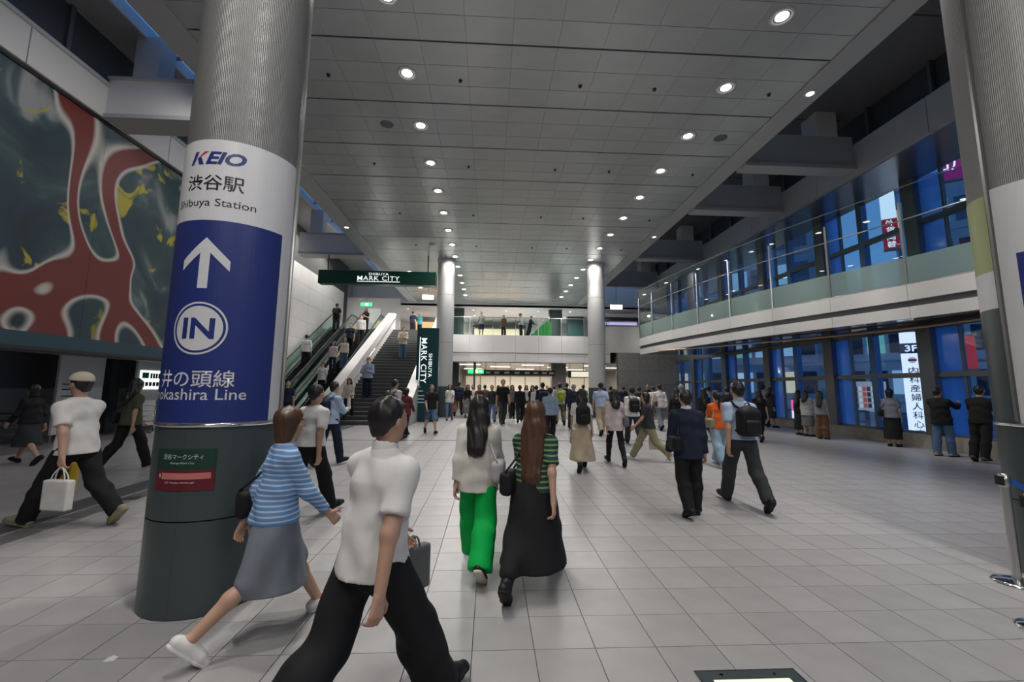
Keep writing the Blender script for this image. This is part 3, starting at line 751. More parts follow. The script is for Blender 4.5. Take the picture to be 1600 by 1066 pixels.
# ------------------------------------------------------------------ staircase
YS0, ZS0, NS = 16.85, zf(16.85), 31
RUN, RISE = (26.8 - YS0) / NS, (ZM - ZS0) / NS
st = tag(empty('staircase', (-4.68, YS0, ZS0)), 'wide dark staircase with pale nosings between white side walls', 'staircase')
M_step = mat('step_dark', (.075, .078, .078), .55, noise=.1, nscale=5); M_nose = mat('step_nosing', (.30, .30, .28), .5)
sme = MB().box(-1.37, 1.37, 0, RUN + .02, -RISE, 0).mesh('step', M_step); nme = MB().box(-1.37, 1.37, -.006, .035, -.02, .004).mesh('nosing', M_nose)
for i in range(NS):
    o = link('step', sme, st, (0, i * RUN, (i + 1) * RISE)); link('nosing', nme, o)
def slope_poly(y0, y1, below, above, ext=0.3):
    s_ = RISE / RUN
    return [(y0 - ext, ZS0 - .02 if below is None else 0), (y0 - ext, ZS0 + above), (y0, ZS0 + above), (y1, ZM + above), (y1 + .8, ZM + above), (y1 + .8, ZM - .9), (y1, ZM - .9), (y0 + 2.0, ZS0 - .02)]
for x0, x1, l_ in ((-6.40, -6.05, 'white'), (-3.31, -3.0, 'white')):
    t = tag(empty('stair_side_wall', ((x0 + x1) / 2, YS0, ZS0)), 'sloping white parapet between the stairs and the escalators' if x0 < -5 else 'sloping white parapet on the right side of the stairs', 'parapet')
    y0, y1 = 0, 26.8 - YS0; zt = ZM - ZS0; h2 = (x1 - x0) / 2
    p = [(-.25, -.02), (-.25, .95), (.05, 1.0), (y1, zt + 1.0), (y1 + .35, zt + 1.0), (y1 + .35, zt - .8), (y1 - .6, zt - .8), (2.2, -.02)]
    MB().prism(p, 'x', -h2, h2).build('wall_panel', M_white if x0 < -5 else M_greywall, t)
    p = [(-.30, .95), (-.30, 1.03), (.03, 1.08), (y1, zt + 1.08), (y1 + .4, zt + 1.08), (y1 + .4, zt + 1.0), (y1, zt + 1.0), (.05, 1.0)]
    MB().prism(p, 'x', -h2 - .04, h2 + .04).build('coping', M_frieze, t)
    xr = h2 + .09 if x0 < -5 else -h2 - .09
    MB().tube([(xr, -.1, .62), (xr, .3, .78), (xr, y1 - .1, zt + .72), (xr, y1 + .3, zt + .74)], .024, 8).build('handrail', M_chrome, t, smooth=True)
    for q in range(9):
        yy = .3 + q * (y1 - .4) / 8
        zz = .78 + (yy - .3) * (zt - .06) / (y1 - .4)
        MB().tube([(xr, yy, zz - .01), (xr, yy, zz - .07), (h2 * (1 if xr > 0 else -1), yy, zz - .08)], .009, 6).build('bracket', M_steel, t)
    box('under_fill', 0, 0.001, 0, .001, 0, .001, M_joint, t) if False else None

# ------------------------------------------------------------------ escalators
M_comb = mat('escalator_black', (.03, .032, .035), .4, metal=.4); G_esc = glass('escalator_glass', (.82, .92, .88))
for xc, l_ in ((-9.3, 'escalator along the pale tiled wall carrying people up'), (-7.5, 'escalator next to the stair parapet carrying people down')):
    y0, z0, y1 = 18.3, zf(18.3), 26.86
    t = tag(empty('escalator', (xc, y0, z0)), l_, 'escalator'); L = y1 - y0; Hh = ZM - z0
    MB().prism([(-1.0, 0), (-1.0, .02), (0, .02), (L, Hh), (L + 1.2, Hh), (L + 1.2, Hh - 1.0), (L, Hh - 1.0), (1.2, -.02)], 'x', -.78, .78).build('truss', M_dark, t)
    n = 34
    e = MB().box(-.5, .5, 0, L / n + .01, -.15, 0).mesh('escalator_step', M_comb)
    for i in range(n): link('escalator_step', e, t, (0, i * L / n, (i + 1) * Hh / n + .015))
    for s in (-1, 1):
        x = s * .60
        MB().prism([(-1.0, .05), (-1.0, .85), (-.1, .92), (L, Hh + .92), (L + 1.0, Hh + .92), (L + 1.0, Hh + .05), (L, Hh + .05), (0, .05)], 'x', x - .006, x + .006).build('glass_panel', G_esc, t)
        MB().prism([(-1.0, .0), (-1.0, .14), (0, .14), (L, Hh + .16), (L + 1.1, Hh + .16), (L + 1.1, Hh), (L, Hh), (0, .0)], 'x', s * .52 - .012, s * .52 + .012).build('skirt_panel', M_steel, t)
        MB().prism([(-1.0, .10), (-1.0, .16), (0, .16), (L, Hh + .18), (L + 1.1, Hh + .18), (L + 1.1, Hh + .12), (L, Hh + .12), (0, .10)], 'x', s * .70 - .09, s * .70 + .09).build('deck_cover', M_steel, t)
        MB().tube([(x, -.9, .3), (x, -1.18, .45), (x, -1.2, .75), (x, -1.0, .92), (x, -.1, .96), (x, L, Hh + .96), (x, L + 1.0, Hh + .96), (x, L + 1.2, Hh + .75), (x, L + 1.15, Hh + .4)], .035, 8).build('handrail', M_rail, t, smooth=True)
# tiled wall behind the escalators
we = struct(empty('wall_escalator'))
MB().box(-10.75, -10.44, 19.6, 31.0, 0, 10.4).build('core', M_joint, we)
for i in range(6):
    for j in range(8):
        y0 = 18.8 + i * 1.9; z0 = .28 + j * 1.0
        MB().box(-10.44, -10.40, max(y0, 19.6) + .006, y0 + 1.894, z0 + .005, z0 + .995).build('wall_panel', M_tilewall, we)
box('recess_wall', -10.4, -6.6, 31.0, 31.2, ZM, 8.1, M_frieze, we)
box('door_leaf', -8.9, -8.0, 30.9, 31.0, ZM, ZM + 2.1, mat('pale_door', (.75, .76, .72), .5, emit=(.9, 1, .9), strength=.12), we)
t = tag(empty('exit_sign', (-8.55, 29.4, 7.15)), 'green emergency exit light box above the escalators', 'exit sign')
MB().box(-.42, .42, -.05, .05, 0, .3).build('housing', M_dark, t); MB().box(-.4, .4, -.06, -.05, .02, .28).build('green_panel', M_exit, t); MB().box(-.08, .1, -.065, -.06, .06, .24).build('running_figure', M_exitw, t)
MB().box(-.015, .015, -.015, .015, .3, .96).build('hanger', M_mull, t)
for x, y, z, l_ in ((-4.1, 27.5, 7.35, 'lit white hanging exit lamp over the stair top'), (7.7, 25.5, 6.55, 'lit white hanging exit lamp over the end of the walkway')):
    t = tag(empty('exit_lamp', (x, y, z)), l_, 'exit sign')
    MB().box(-.36, .36, -.06, .06, 0, .26).build('housing', M_exitw, t); MB().box(-.37, .37, -.07, .07, .26, .3).build('cap', M_ring, t); MB().box(-.015, .015, -.015, .015, .3, ZC - z).build('hanger', M_mull, t)
# the green name beam over the stairs
t = tag(empty('name_beam_sign', (-5.42, 20.6, 6.58)), 'long dark green sign beam over the stairs with lit white name', 'sign')
MB().box(-2.88, 2.72, -.22, .22, 0, .66).build('beam_box', M_signgreen, t, bevel=.015)
flat_text('name_lettering', 'SHIBUYA', t, M_lit, (-.02, -.228, .44), UP, width=.95, height=.12, bold=.004, spacing=1.1)
flat_text('name_lettering', 'MARK CITY', t, M_lit, (-.02, -.228, .18), UP, width=2.0, height=.22, bold=.004, spacing=1.1)
MB().box(-1.04, 1.0, -.232, -.22, .11, .14).build('underline', M_lit, t)
for s in (-2.5, 2.3): MB().box(s - .03, s + .03, -.03, .03, .66, 1.53).build('hanger', M_mull, t)
# tall kiosk sign
t = tag(empty('totem_sign', (-2.66, 18.4, zf(18.4))), 'tall teal totem sign with vertical white lettering beside the stairs', 'sign')
MB().box(-.46, .46, -.16, .16, 0, 3.95).build('body', M_teal, t, bevel=.015)
V90 = (math.pi / 2, math.pi / 2, 0)
flat_text('name_lettering', 'MARK CITY', t, M_lit, (-.27, -.166, 2.55), V90, width=1.9, height=.24, bold=.004, spacing=1.1)
flat_text('name_lettering', 'SHIBUYA', t, M_lit, (.05, -.166, 2.35), V90, width=1.0, height=.15, bold=.004, spacing=1.1)
MB().box(-.34, -.31, -.17, -.16, 1.5, 3.55).build('underline', M_lit, t)
for i, (zz, ww) in enumerate(((1.42, .1), (1.25, .22), (1.06, .6), (.92, .7), (.78, .6))): MB().box(-.36, -.36 + ww, -.167, -.16, zz, zz + .035).build('directory_line', mat('directory_grey', (.4, .5, .5), .5, emit=(.5, .6, .6), strength=.25), t)

# ------------------------------------------------------------------ mural: a free abstract composition in the same palette
def mural_mat():
    m = bpy.data.materials.new('mural_paint'); m.use_nodes = True; n, l = m.node_tree.nodes, m.node_tree.links; b = n['Principled BSDF']; b.inputs['Roughness'].default_value = .55
    t = n.new('ShaderNodeTexCoord')
    def noise(sc_, dist, off, det=3):
        mp = n.new('ShaderNodeMapping'); mp.inputs['Location'].default_value = off; nz = n.new('ShaderNodeTexNoise'); nz.inputs['Scale'].default_value = sc_; nz.inputs['Distortion'].default_value = dist; nz.inputs['Detail'].default_value = det
        l.new(t.outputs['Object'], mp.inputs[0]); l.new(mp.outputs[0], nz.inputs[0]); return nz.outputs[0]
    def ramp(src, els):
        r = n.new('ShaderNodeValToRGB'); r.color_ramp.interpolation = 'LINEAR'; e = r.color_ramp.elements
        e[0].position, e[0].color = els[0][0], (*els[0][1], 1); e[1].position, e[1].color = els[1][0], (*els[1][1], 1)
        for p, c in els[2:]: q = e.new(p); q.color = (*c, 1)
        l.new(src, r.inputs[0]); return r.outputs[0]
    base = ramp(noise(.55, 1.2, (3, 1, 2)), [(.30, (.008, .022, .024)), (.42, (.012, .035, .062)), (.52, (.016, .050, .055)), (.60, (.05, .09, .10)), (.70, (.30, .31, .30))])
    yel = ramp(noise(.8, 2.0, (11, 5, 7)), [(.60, (0, 0, 0)), (.66, (1, 1, 1))])
    m1 = n.new('ShaderNodeMixRGB'); m1.inputs[2].default_value = (.42, .36, .03, 1); l.new(yel, m1.inputs[0]); l.new(base, m1.inputs[1])
    band = noise(.22, 1.3, (20, 9, 4), 1)
    wm = ramp(band, [(.455, (0, 0, 0)), (.468, (1, 1, 1)), (.56, (1, 1, 1)), (.573, (0, 0, 0))])
    m2 = n.new('ShaderNodeMixRGB'); m2.inputs[2].default_value = (.55, .53, .48, 1); l.new(wm, m2.inputs[0]); l.new(m1.outputs[0], m2.inputs[1])
    rm = ramp(band, [(.470, (0, 0, 0)), (.480, (1, 1, 1)), (.548, (1, 1, 1)), (.558, (0, 0, 0))])
    m3 = n.new('ShaderNodeMixRGB'); m3.inputs[2].default_value = (.16, .022, .016, 1); l.new(rm, m3.inputs[0]); l.new(m2.outputs[0], m3.inputs[1])
    l.new(m3.outputs[0], b.inputs['Base Color']); return m
mu = tag(empty('mural', (XM, 0, 2.44)), 'huge abstract mural in red, dark green and white high on the left wall', 'mural')
MM = mural_mat()
for i in range(7):
    y0 = -1.5 + i * 2.95
    MB().box(-.06, 0, y0 + .004, y0 + 2.946, .30, 5.55).build('mural_panel', MM, mu)
mf = mat('mural_border', (.012, .055, .085), .5)
MB().box(-.06, .015, -1.55, 19.2, 0, .30).build('lower_border', mf, mu)
MB().box(-.06, .05, -1.6, 19.25, 5.55, 5.62).build('frame_rail', M_ink, mu); MB().box(-.06, .05, -1.6, 19.25, -.07, 0).build('frame_rail', M_ink, mu)

# ------------------------------------------------------------------ left wall furniture
def notice(x, y, wd, h, label, rows, z0=.18):
    t = tag(empty('notice_board', (x, y, zf(y))), label, 'notice board')
    MB().box(-.04, .04, -wd / 2, wd / 2, z0, z0 + h).build('board', M_signwhite, t, bevel=.01)
    for i, (zz, w2) in enumerate(rows):
        MB().box(.041, .045, -wd / 2 + .12, -wd / 2 + .12 + w2, zz, zz + .035).build('text_line', M_ink if i % 2 else mat('line_green', (.02, .18, .1), .5), t)
    for s in (-1, 1): MB().box(-.03, .03, s * wd / 2 - .03, s * wd / 2 + .03, 0, z0).build('foot', M_mull, t)
    return t
notice(-11.5, 12.7, 1.35, 2.35, 'tall white notice board with small text lines under the mural', [(1.5, .5), (1.36, .7), (1.18, .6), (1.0, .7), (.82, .5)])
nb = notice(-11.1, 14.6, 1.1, 2.4, 'white board with a lit green and white panel under the mural', [])
MB().box(.041, .06, -.45, .45, 1.35, 1.95).build('lit_panel', mat('lit_panel', (.95, .95, .95), .5, emit=(.9, 1, .95), strength=1.1), nb)
MB().box(.061, .065, -.38, -.12, 1.70, 1.88).build('green_square', mat('panel_green', (.0, .25, .15), .5), nb)
for i in range(4): MB().box(.061, .065, -.05 + i * .11, .03 + i * .11, 1.70, 1.86).build('panel_glyph', M_ink, nb)
for i in range(5): MB().box(.061, .065, -.38 + i * .15, -.27 + i * .15, 1.45, 1.58).build('panel_glyph', M_ink, nb)
struct(box('trim_17', -12.2, -11.8, 14.0, 14.35, 0, 2.95, M_dark)); struct(box('trim_18', -12.2, -11.8, 15.6, 15.95, 0, 2.95, M_dark))
for q, (x, ya, yb, l_) in enumerate(((-10.6, 13.2, 16.6, 'chrome queue railing beside the lettered pillar, under the mural'), (-11.6, 7.4, 11.4, 'chrome queue railing at the far left edge under the mural'))):
    t = tag(empty('queue_railing', (x, ya, zf((ya + yb) / 2))), l_, 'railing'); Lq = yb - ya
    for i in range(4):
        yy = i * Lq / 3; MB().tube([(0, yy, -.03), (0, yy, 1.0)], .03, 10).build('post', M_steel, t, smooth=True); MB().lathe([(.0, .012), (.14, .008), (.15, -.03)], c=(0, yy, .02), n=16).build('foot_plate', M_steel, t)
    for zz in (.35, .52, .69, .86): MB().tube([(0, 0, zz), (0, Lq, zz)], .02, 8).build('bar', M_chrome, t, smooth=True)
# belt stanchions on the right
def stanchion(x, y, label):
    t = tag(empty('belt_stanchion', (x, y, zf(y))), label, 'stanchion')
    MB().lathe([(0, .045), (.06, .04), (.15, .022), (.17, .008), (.17, 0)], n=36).build('base', M_chrome, t, smooth=True)
    MB().lathe([(.032, .03), (.032, .82)], n=20).build('post', M_steel, t, smooth=True)
    MB().lathe([(0, .94), (.036, .935), (.038, .83), (.03, .82)], n=20).build('head', M_steel, t, smooth=True)
    MB().box(-.055, -.034, -.03, .03, .84, .92).build('belt_clip', M_rail, t)
    return t
t = stanchion(4.68, 3.78, 'steel belt post standing against the right edge pillar')
P0, P1 = Vector((0.04, -.02, .88)), Vector((1.15, -1.35, .86)); mb = MB(); n = 14; vv = []
for i in range(n + 1):
    s_ = i / n; p = P0.lerp(P1, s_); p.z -= .34 * (1 - (2 * s_ - 1) ** 2); vv += [(p.x, p.y, p.z - .025), (p.x, p.y, p.z + .025), (p.x + .002, p.y + .004, p.z + .025), (p.x + .002, p.y + .004, p.z - .025)]
mb.add(vv, [(i * 4 + a, i * 4 + (a + 1) % 4, i * 4 + 4 + (a + 1) % 4, i * 4 + 4 + a) for i in range(n) for a in range(4)])
mb.build('belt', mat('belt_blue', (.01, .12, .55), .5), t)
stanchion(3.98, 3.06, 'chrome belt post whose base shows at the lower right corner')
# litter and a floor marking
o = link('paper_scrap', pyd('paper_scrap', [(-.03, -.02, 0), (.03, -.015, .0), (.035, .02, .004), (0, .025, .012), (-.025, .02, .004), (.0, 0, .008)], [(0, 1, 5), (1, 2, 5), (2, 3, 5), (3, 4, 5), (4, 0, 5)], M_signwhite), None, (-2.30, 2.97, .002))
tag(o, 'crumpled white paper scrap on the floor in front of the lettered pillar', 'litter')
# ------------------------------------------------------------------ the city outside
struct(box('floor_street', 12.9, 90, -40, 90, -8.2, -8.0, mat('asphalt', (.05, .05, .055), .8, noise=.1, nscale=.5)))
def building(x, y, wd, dp, h, col, label, seed, lit=.25, fl=2.9, bw=1.25, rot=38):
    r = random.Random(seed); zb = -8.0
    t = tag(empty('building', (x, y, zb), (0, 0, math.radians(rot))), label, 'building', 'city buildings across the street')
    m_ = mat('facade_%d' % seed, col, .6, noise=.08, nscale=.4)
    MB().box(0, dp, -wd / 2, wd / 2, 0, h).build('wall', m_, t)
    gl = mat('dark_window', (.06, .10, .16), .08, metal=.6)
    wins = {0: gl, 1: mat('lit_window_warm', (.9, .8, .5), .5, emit=(1, .85, .5), strength=.45), 2: mat('lit_window_cool', (.8, .9, .9), .5, emit=(.5, .78, 1), strength=.3), 3: mat('lit_window_green', (.3, .8, .6), .5, emit=(.3, .9, .65), strength=.22)}
    nf = int(h / fl); nb = max(2, int(wd / bw)); k = 0; pw = {}
    for f in range(1, nf):
        MB().box(-.10, 0, -wd / 2, wd / 2, f * fl + .25, f * fl + .6).build('floor_band', m_, t)
        for b in range(nb):
            y0 = -wd / 2 + (b + .1) * wd / nb; w_ = .80 * wd / nb; h_ = fl - 1.25
            c = 0 if r.random() > lit else r.choice((1, 2, 3, 2))
            if c not in pw: pw[c] = MB().box(-.05, .05, 0, w_, 0, h_).mesh('window', wins[c])
            link('window', pw[c], t, (0, y0, f * fl + .8))
    MB().box(-.15, dp + .1, -wd / 2 - .1, wd / 2 + .1, h, h + .5).build('roof_edge', m_, t)
    return t
building(18.3, 38.5, 6, 8, 21, (.42, .45, .50), 'pale city block seen at the far end of the windows', 11, .4)
building(23.0, 33.5, 6, 8, 27, (.30, .36, .44), 'blue grey city block seen through the middle windows', 12, .35)
building(27.6, 30.0, 5, 8, 15.5, (.48, .50, .54), 'low white city block behind the tall clinic sign', 13, .45)
building(31.0, 26.0, 6, 8, 24, (.35, .40, .48), 'grey glass city block right of the clinic sign', 14, .3)
building(34.5, 20.5, 6.5, 8, 19, (.40, .44, .50), 'broad city block seen beside the right pillar', 15, .35)
building(37, 12, 9, 8, 30, (.33, .37, .43), 'tall city block hidden mostly behind the right pillar', 16, .3)
building(26, 50, 12, 8, 36, (.30, .34, .42), 'tower rising behind the other city blocks', 17, .25)
def sign(x, y, z, wd, h, m_, label, texts):
    t = tag(empty('street_sign', (x, y, z)), label, 'sign')
    MB().box(-wd / 2, wd / 2, -.12, .12, 0, h).build('light_box', m_, t)
    MB().box(-wd / 2 - .04, wd / 2 + .04, -.14, .14, h, h + .06).build('cap', M_mull, t); MB().box(-wd / 2 - .04, wd / 2 + .04, -.14, .14, -.06, 0).build('cap', M_mull, t)
    MB().box(wd / 2, wd / 2 + 1.2, -.05, .05, h * .8, h * .8 + .1).build('bracket', M_mull, t); MB().box(wd / 2, wd / 2 + 1.2, -.05, .05, h * .2, h * .2 + .1).build('bracket', M_mull, t)
    MB().tube([(wd / 2 + 1.2, 0, -8 - z), (wd / 2 + 1.2, 0, h * .9)], .09, 10).build('pole', M_mull, t)
    for b_, zz, ww, hh, mm, xx in texts:
        flat_text('sign_lettering', b_, t, mm, (xx, -.126, zz), UP, width=ww, height=hh, bold=.01)
    t.rotation_euler = (0, 0, math.radians(-38))
    return t
ML = mat('sign_box_white', (.9, .9, .9), .5, emit=(.92, .96, 1), strength=.95)
MI = mat('sign_ink_navy', (.01, .03, .12), .5)
s = sign(20.75, 20.0, -.5, .74, 5.1, ML, 'tall white vertical clinic sign seen through the lower windows', [(c, 3.02 - i * .43, .36, .36, MI, 0) for i, c in enumerate('内科産婦人科心療')])
MB().box(-.375, .375, -.13, .13, 4.05, 4.55).build('floor_band', mat('band_navy', (.01, .06, .2), .4), s)
flat_text('floor_number', '3F', s, M_lit, (0, -.136, 4.14), UP, width=.46, height=.32, bold=.02)
MB().lathe([(0, -.13), (.16, -.13)], n=20, axis='y', c=(0, 0, 3.72)).build('emblem', mat('emblem_pink', (.8, .45, .45), .5, emit=(.9, .6, .6), strength=.5), s)
MB().box(-.16, .16, -.14, -.13, 3.68, 3.76).build('emblem_bar', MI, s)
MR = mat('sign_box_red', (.5, .01, .03), .5, emit=(.6, .02, .05), strength=.35)
s = sign(20.75, 20.4, 9.0, .58, 3.7, ML, 'narrow white and red exchange sign seen above the walkway', [])
MB().box(-.30, .30, -.13, .13, .0, 1.62).build('red_field', MR, s)
for i, ch in enumerate('外貨両替'): flat_text('sign_lettering', ch, s, M_lit, (0, -.136, 1.22 - i * .38), UP, width=.36, height=.34, bold=.012)
MP = mat('sign_box_magenta', (.25, .01, .12), .5, emit=(.32, .015, .16), strength=.55)
s = sign(24.0, 20.0, 12.7, 1.95, 1.95, MP, 'magenta sign with white characters high outside beside the right pillar', [])
flat_text('sign_lettering', '品川', s, M_lit, (0, -.126, .5), UP, width=1.6, height=.85, bold=.005)
sign(19.05, 16.0, 2.6, .34, 1.3, MR, 'small red vertical sign outside near the right pillar', [])
for x, y, z, w_, h, l_ in ((14.6, 20.0, .1, .28, 1.15, 'small pink shop sign glowing outside low behind the window people'), (15.6, 19.0, .15, .09, .75, 'thin pink neon strip outside low behind the window people')):
    s = sign(x, y, z, w_, h, mat('sign_box_pink', (.9, .1, .35), .5, emit=(1, .12, .4), strength=.9), l_, [])
    MB().box(-w_ * .45, w_ * .45, -.13, -.12, .05, h * .55).build('white_field', ML, s)
# lit kiosk of small pictures across the street
t = tag(empty('poster_shop', (20.3, 22.2, .1)), 'shopfront across the street with rows of little red and white pictures', 'shop'); t.rotation_euler = (0, 0, math.radians(-38))
MB().box(-.8, .8, 0, .3, -8.1, .5).build('lower_wall', M_greywall, t); MB().box(-.8, .8, 0, .3, .5, 2.1).build('backing', mat('kiosk_white', (.6, .6, .57), .5, emit=(.8, .8, .75), strength=.16), t)
for i in range(8):
    for j in range(4):
        MB().box(-.72 + i * .18, -.58 + i * .18, -.02, 0, .7 + j * .3, .92 + j * .3).build('picture', (mat('pic_red', (.6, .08, .06), .5, emit=(.7, .1, .06), strength=.4), mat('pic_white', (.8, .8, .75), .5, emit=(.8, .8, .7), strength=.4), mat('pic_dark', (.12, .1, .1), .5))[(i * 5 + j * 3) % 3], t)
# ------------------------------------------------------------------ people: implicit bodies meshed as one continuous surface
def surface_nets(V, org, h):
    ins = V < 0
    nx, ny, nz = V.shape
    c = np.zeros((nx - 1, ny - 1, nz - 1), int)
    for dx in (0, 1):
        for dy in (0, 1):
            for dz in (0, 1): c += ins[dx:nx - 1 + dx, dy:ny - 1 + dy, dz:nz - 1 + dz]
    act = (c > 0) & (c < 8)
    idx = np.full(act.shape, -1, int); I = np.argwhere(act); idx[act] = np.arange(len(I))
    if len(I) == 0: return np.zeros((0, 3)), []
    acc = np.zeros((len(I), 3)); cnt = np.zeros(len(I))
    cor = [(a, b, d) for a in (0, 1) for b in (0, 1) for d in (0, 1)]
    vals = {q: V[I[:, 0] + q[0], I[:, 1] + q[1], I[:, 2] + q[2]] for q in cor}
    for q in cor:
        for ax in range(3):
            if q[ax]: continue
            r = list(q); r[ax] = 1; a, b = vals[q], vals[tuple(r)]
            m_ = (a < 0) != (b < 0)
            t = np.where(m_, a / np.where(m_, a - b, 1), 0)
            p = np.tile(np.array(q, float), (len(I), 1)); p[:, ax] = t
            acc[m_] += p[m_]; cnt[m_] += 1
    verts = (I + acc / cnt[:, None]) * h + org
    F = []
    for ax in range(3):
        o1, o2 = [(1, 2), (2, 0), (0, 1)][ax]
        sl0 = [slice(None)] * 3; sl1 = [slice(None)] * 3
        sl0[ax] = slice(0, -1); sl1[ax] = slice(1, None)
        for s_ in (sl0, sl1):
            for o in (o1, o2): s_[o] = slice(1, -1)
        a, b = ins[tuple(sl0)], ins[tuple(sl1)]
        E_ = np.argwhere(a != b)
        if not len(E_): continue
        flip = a[tuple(E_.T)]
        g = E_.copy(); g[:, o1] += 1; g[:, o2] += 1     # grid index of the edge start
        def cell(d1, d2):
            q = g.copy(); q[:, o1] += d1; q[:, o2] += d2; return idx[q[:, 0], q[:, 1], q[:, 2]]
        quad = np.stack([cell(-1, -1), cell(0, -1), cell(0, 0), cell(-1, 0)], 1)
        quad[~flip] = quad[~flip][:, ::-1]
        F.append(quad)
    return verts, np.concatenate(F)

def v3(*a): return np.array(a, float)
class SDF:
    """list of tapered capsules, ellipsoids and round boxes blended smoothly; cuts applied at the end"""
    def __init__(s): s.p = []; s.cut = []; s.wr = None; s.wrx = None
    def cap(s, a, b, ra, rb, k=.03, sc=(1, 1, 1), flat=False): s.p.append(('f' if flat else 'c', v3(*a), v3(*b), ra, rb, k, v3(*sc))); return s
    def ell(s, c, r, k=.02): s.p.append(('e', v3(*c), v3(*r), 0, 0, k, None)); return s
    def box(s, c, hs, rd, k=.02): s.p.append(('b', v3(*c), v3(*hs), rd, 0, k, None)); return s
    def half(s, pt, n): s.cut.append(('h', v3(*pt), v3(*n) / np.linalg.norm(n))); return s      # keeps the side the normal points away from
    def hole(s, c, r): s.cut.append(('s', v3(*c), v3(*r))); return s
    def mesh(s, h):
        lo, hi = v3(9, 9, 9), v3(-9, -9, -9)
        bbs = []
        for t, a, b, ra, rb, k, sc in s.p:
            if t in 'cf': r = max(ra, rb) * np.maximum(sc, 1e-3); l0, h0 = np.minimum(a, b) - r, np.maximum(a, b) + r
            elif t == 'e': l0, h0 = a - b, a + b
            else: l0, h0 = a - b - ra, a + b + ra
            bbs.append((l0, h0)); lo = np.minimum(lo, l0); hi = np.maximum(hi, h0)
        lo = lo - 2.5 * h - .012; n = np.ceil((hi + 2.5 * h + .012 - lo) / h).astype(int) + 1
        V = np.full(n, .2, np.float64); ax = [lo[i] + np.arange(n[i]) * h for i in range(3)]
        for (t, a, b, ra, rb, k, sc), (l0, h0) in zip(s.p, bbs):
            mg = k * 1.2 + 2.2 * h
            i0 = np.maximum(((l0 - mg - lo) / h).astype(int), 0); i1 = np.minimum(((h0 + mg - lo) / h).astype(int) + 2, n)
            X = ax[0][i0[0]:i1[0], None, None]; Y = ax[1][None, i0[1]:i1[1], None]; Z = ax[2][None, None, i0[2]:i1[2]]
            if t in 'cf':
                A, B = a / sc, b / sc; d = B - A; L = d @ d + 1e-12
                x, y, z = X / sc[0] - A[0], Y / sc[1] - A[1], Z / sc[2] - A[2]
                u = np.clip((x * d[0] + y * d[1] + z * d[2]) / L, 0, 1)
                D_ = (np.sqrt((x - u * d[0]) ** 2 + (y - u * d[1]) ** 2 + (z - u * d[2]) ** 2) - (ra + (rb - ra) * u)) * min(sc.min(), 1)
                if t == 'f': D_ = np.maximum(D_, (x * d[0] + y * d[1] + z * d[2]) / math.sqrt(L) - math.sqrt(L))
            elif t == 'e':
                q = np.sqrt(((X - a[0]) / b[0]) ** 2 + ((Y - a[1]) / b[1]) ** 2 + ((Z - a[2]) / b[2]) ** 2); D_ = (q - 1) * b.min()
            else:
                x, y, z = np.abs(X - a[0]) - b[0], np.abs(Y - a[1]) - b[1], np.abs(Z - a[2]) - b[2]
                D_ = np.sqrt(np.maximum(x, 0) ** 2 + np.maximum(y, 0) ** 2 + np.maximum(z, 0) ** 2) + np.minimum(np.maximum(np.maximum(x, y), z), 0) - ra
            W = V[i0[0]:i1[0], i0[1]:i1[1], i0[2]:i1[2]]
            if k > 0:
                g = np.clip(.5 + .5 * (W - D_) / k, 0, 1); W[...] = W + (D_ - W) * g - k * g * (1 - g)
            else: W[...] = np.minimum(W, D_)
        X, Y, Z = ax[0][:, None, None], ax[1][None, :, None], ax[2][None, None, :]
        if s.wr:
            am, fr, ph = s.wr
            V += am * (np.sin(Z * fr + 2.2 * np.sin(X * 13 + ph) + 1.7 * np.sin(Y * 11 + ph)) * .6 + .5 * np.sin(X * fr * 1.1 + Z * 17 + ph * 2))
        if s.wrx:      # hair strands: ridges that run downwards
            am, fr = s.wrx; V += am * (np.sin(X * fr + 2 * np.sin(Z * 9) + Y * 40) * .6 + np.sin(Y * fr * .9 - X * 35 + 1.5 * np.sin(Z * 13)) * .6)
        for c in s.cut:
            if c[0] == 'h': D_ = (X - c[1][0]) * c[2][0] + (Y - c[1][1]) * c[2][1] + (Z - c[1][2]) * c[2][2]
            else: D_ = -(np.sqrt(((X - c[1][0]) / c[2][0]) ** 2 + ((Y - c[1][1]) / c[2][1]) ** 2 + ((Z - c[1][2]) / c[2][2]) ** 2) - 1) * c[2].min()
            np.maximum(V, D_, out=V)
        return surface_nets(V, lo, h)
def np_mesh(name, vf, mats, smooth=True, fm=None):
    v, f = vf
    me = bpy.data.meshes.new(name)
    me.vertices.add(len(v)); me.vertices.foreach_set('co', np.asarray(v, np.float32).ravel())
    f = np.asarray(f, np.int32)
    me.loops.add(len(f) * 4); me.loops.foreach_set('vertex_index', f.ravel())
    me.polygons.add(len(f)); me.polygons.foreach_set('loop_start', np.arange(len(f), dtype=np.int32) * 4)
    me.polygons.foreach_set('use_smooth', np.full(len(f), smooth))
    for m_ in mats: me.materials.append(m_)
    if fm is not None: me.polygons.foreach_set('material_index', np.asarray(fm, np.int32))
    me.update(calc_edges=True); me.validate(); return me

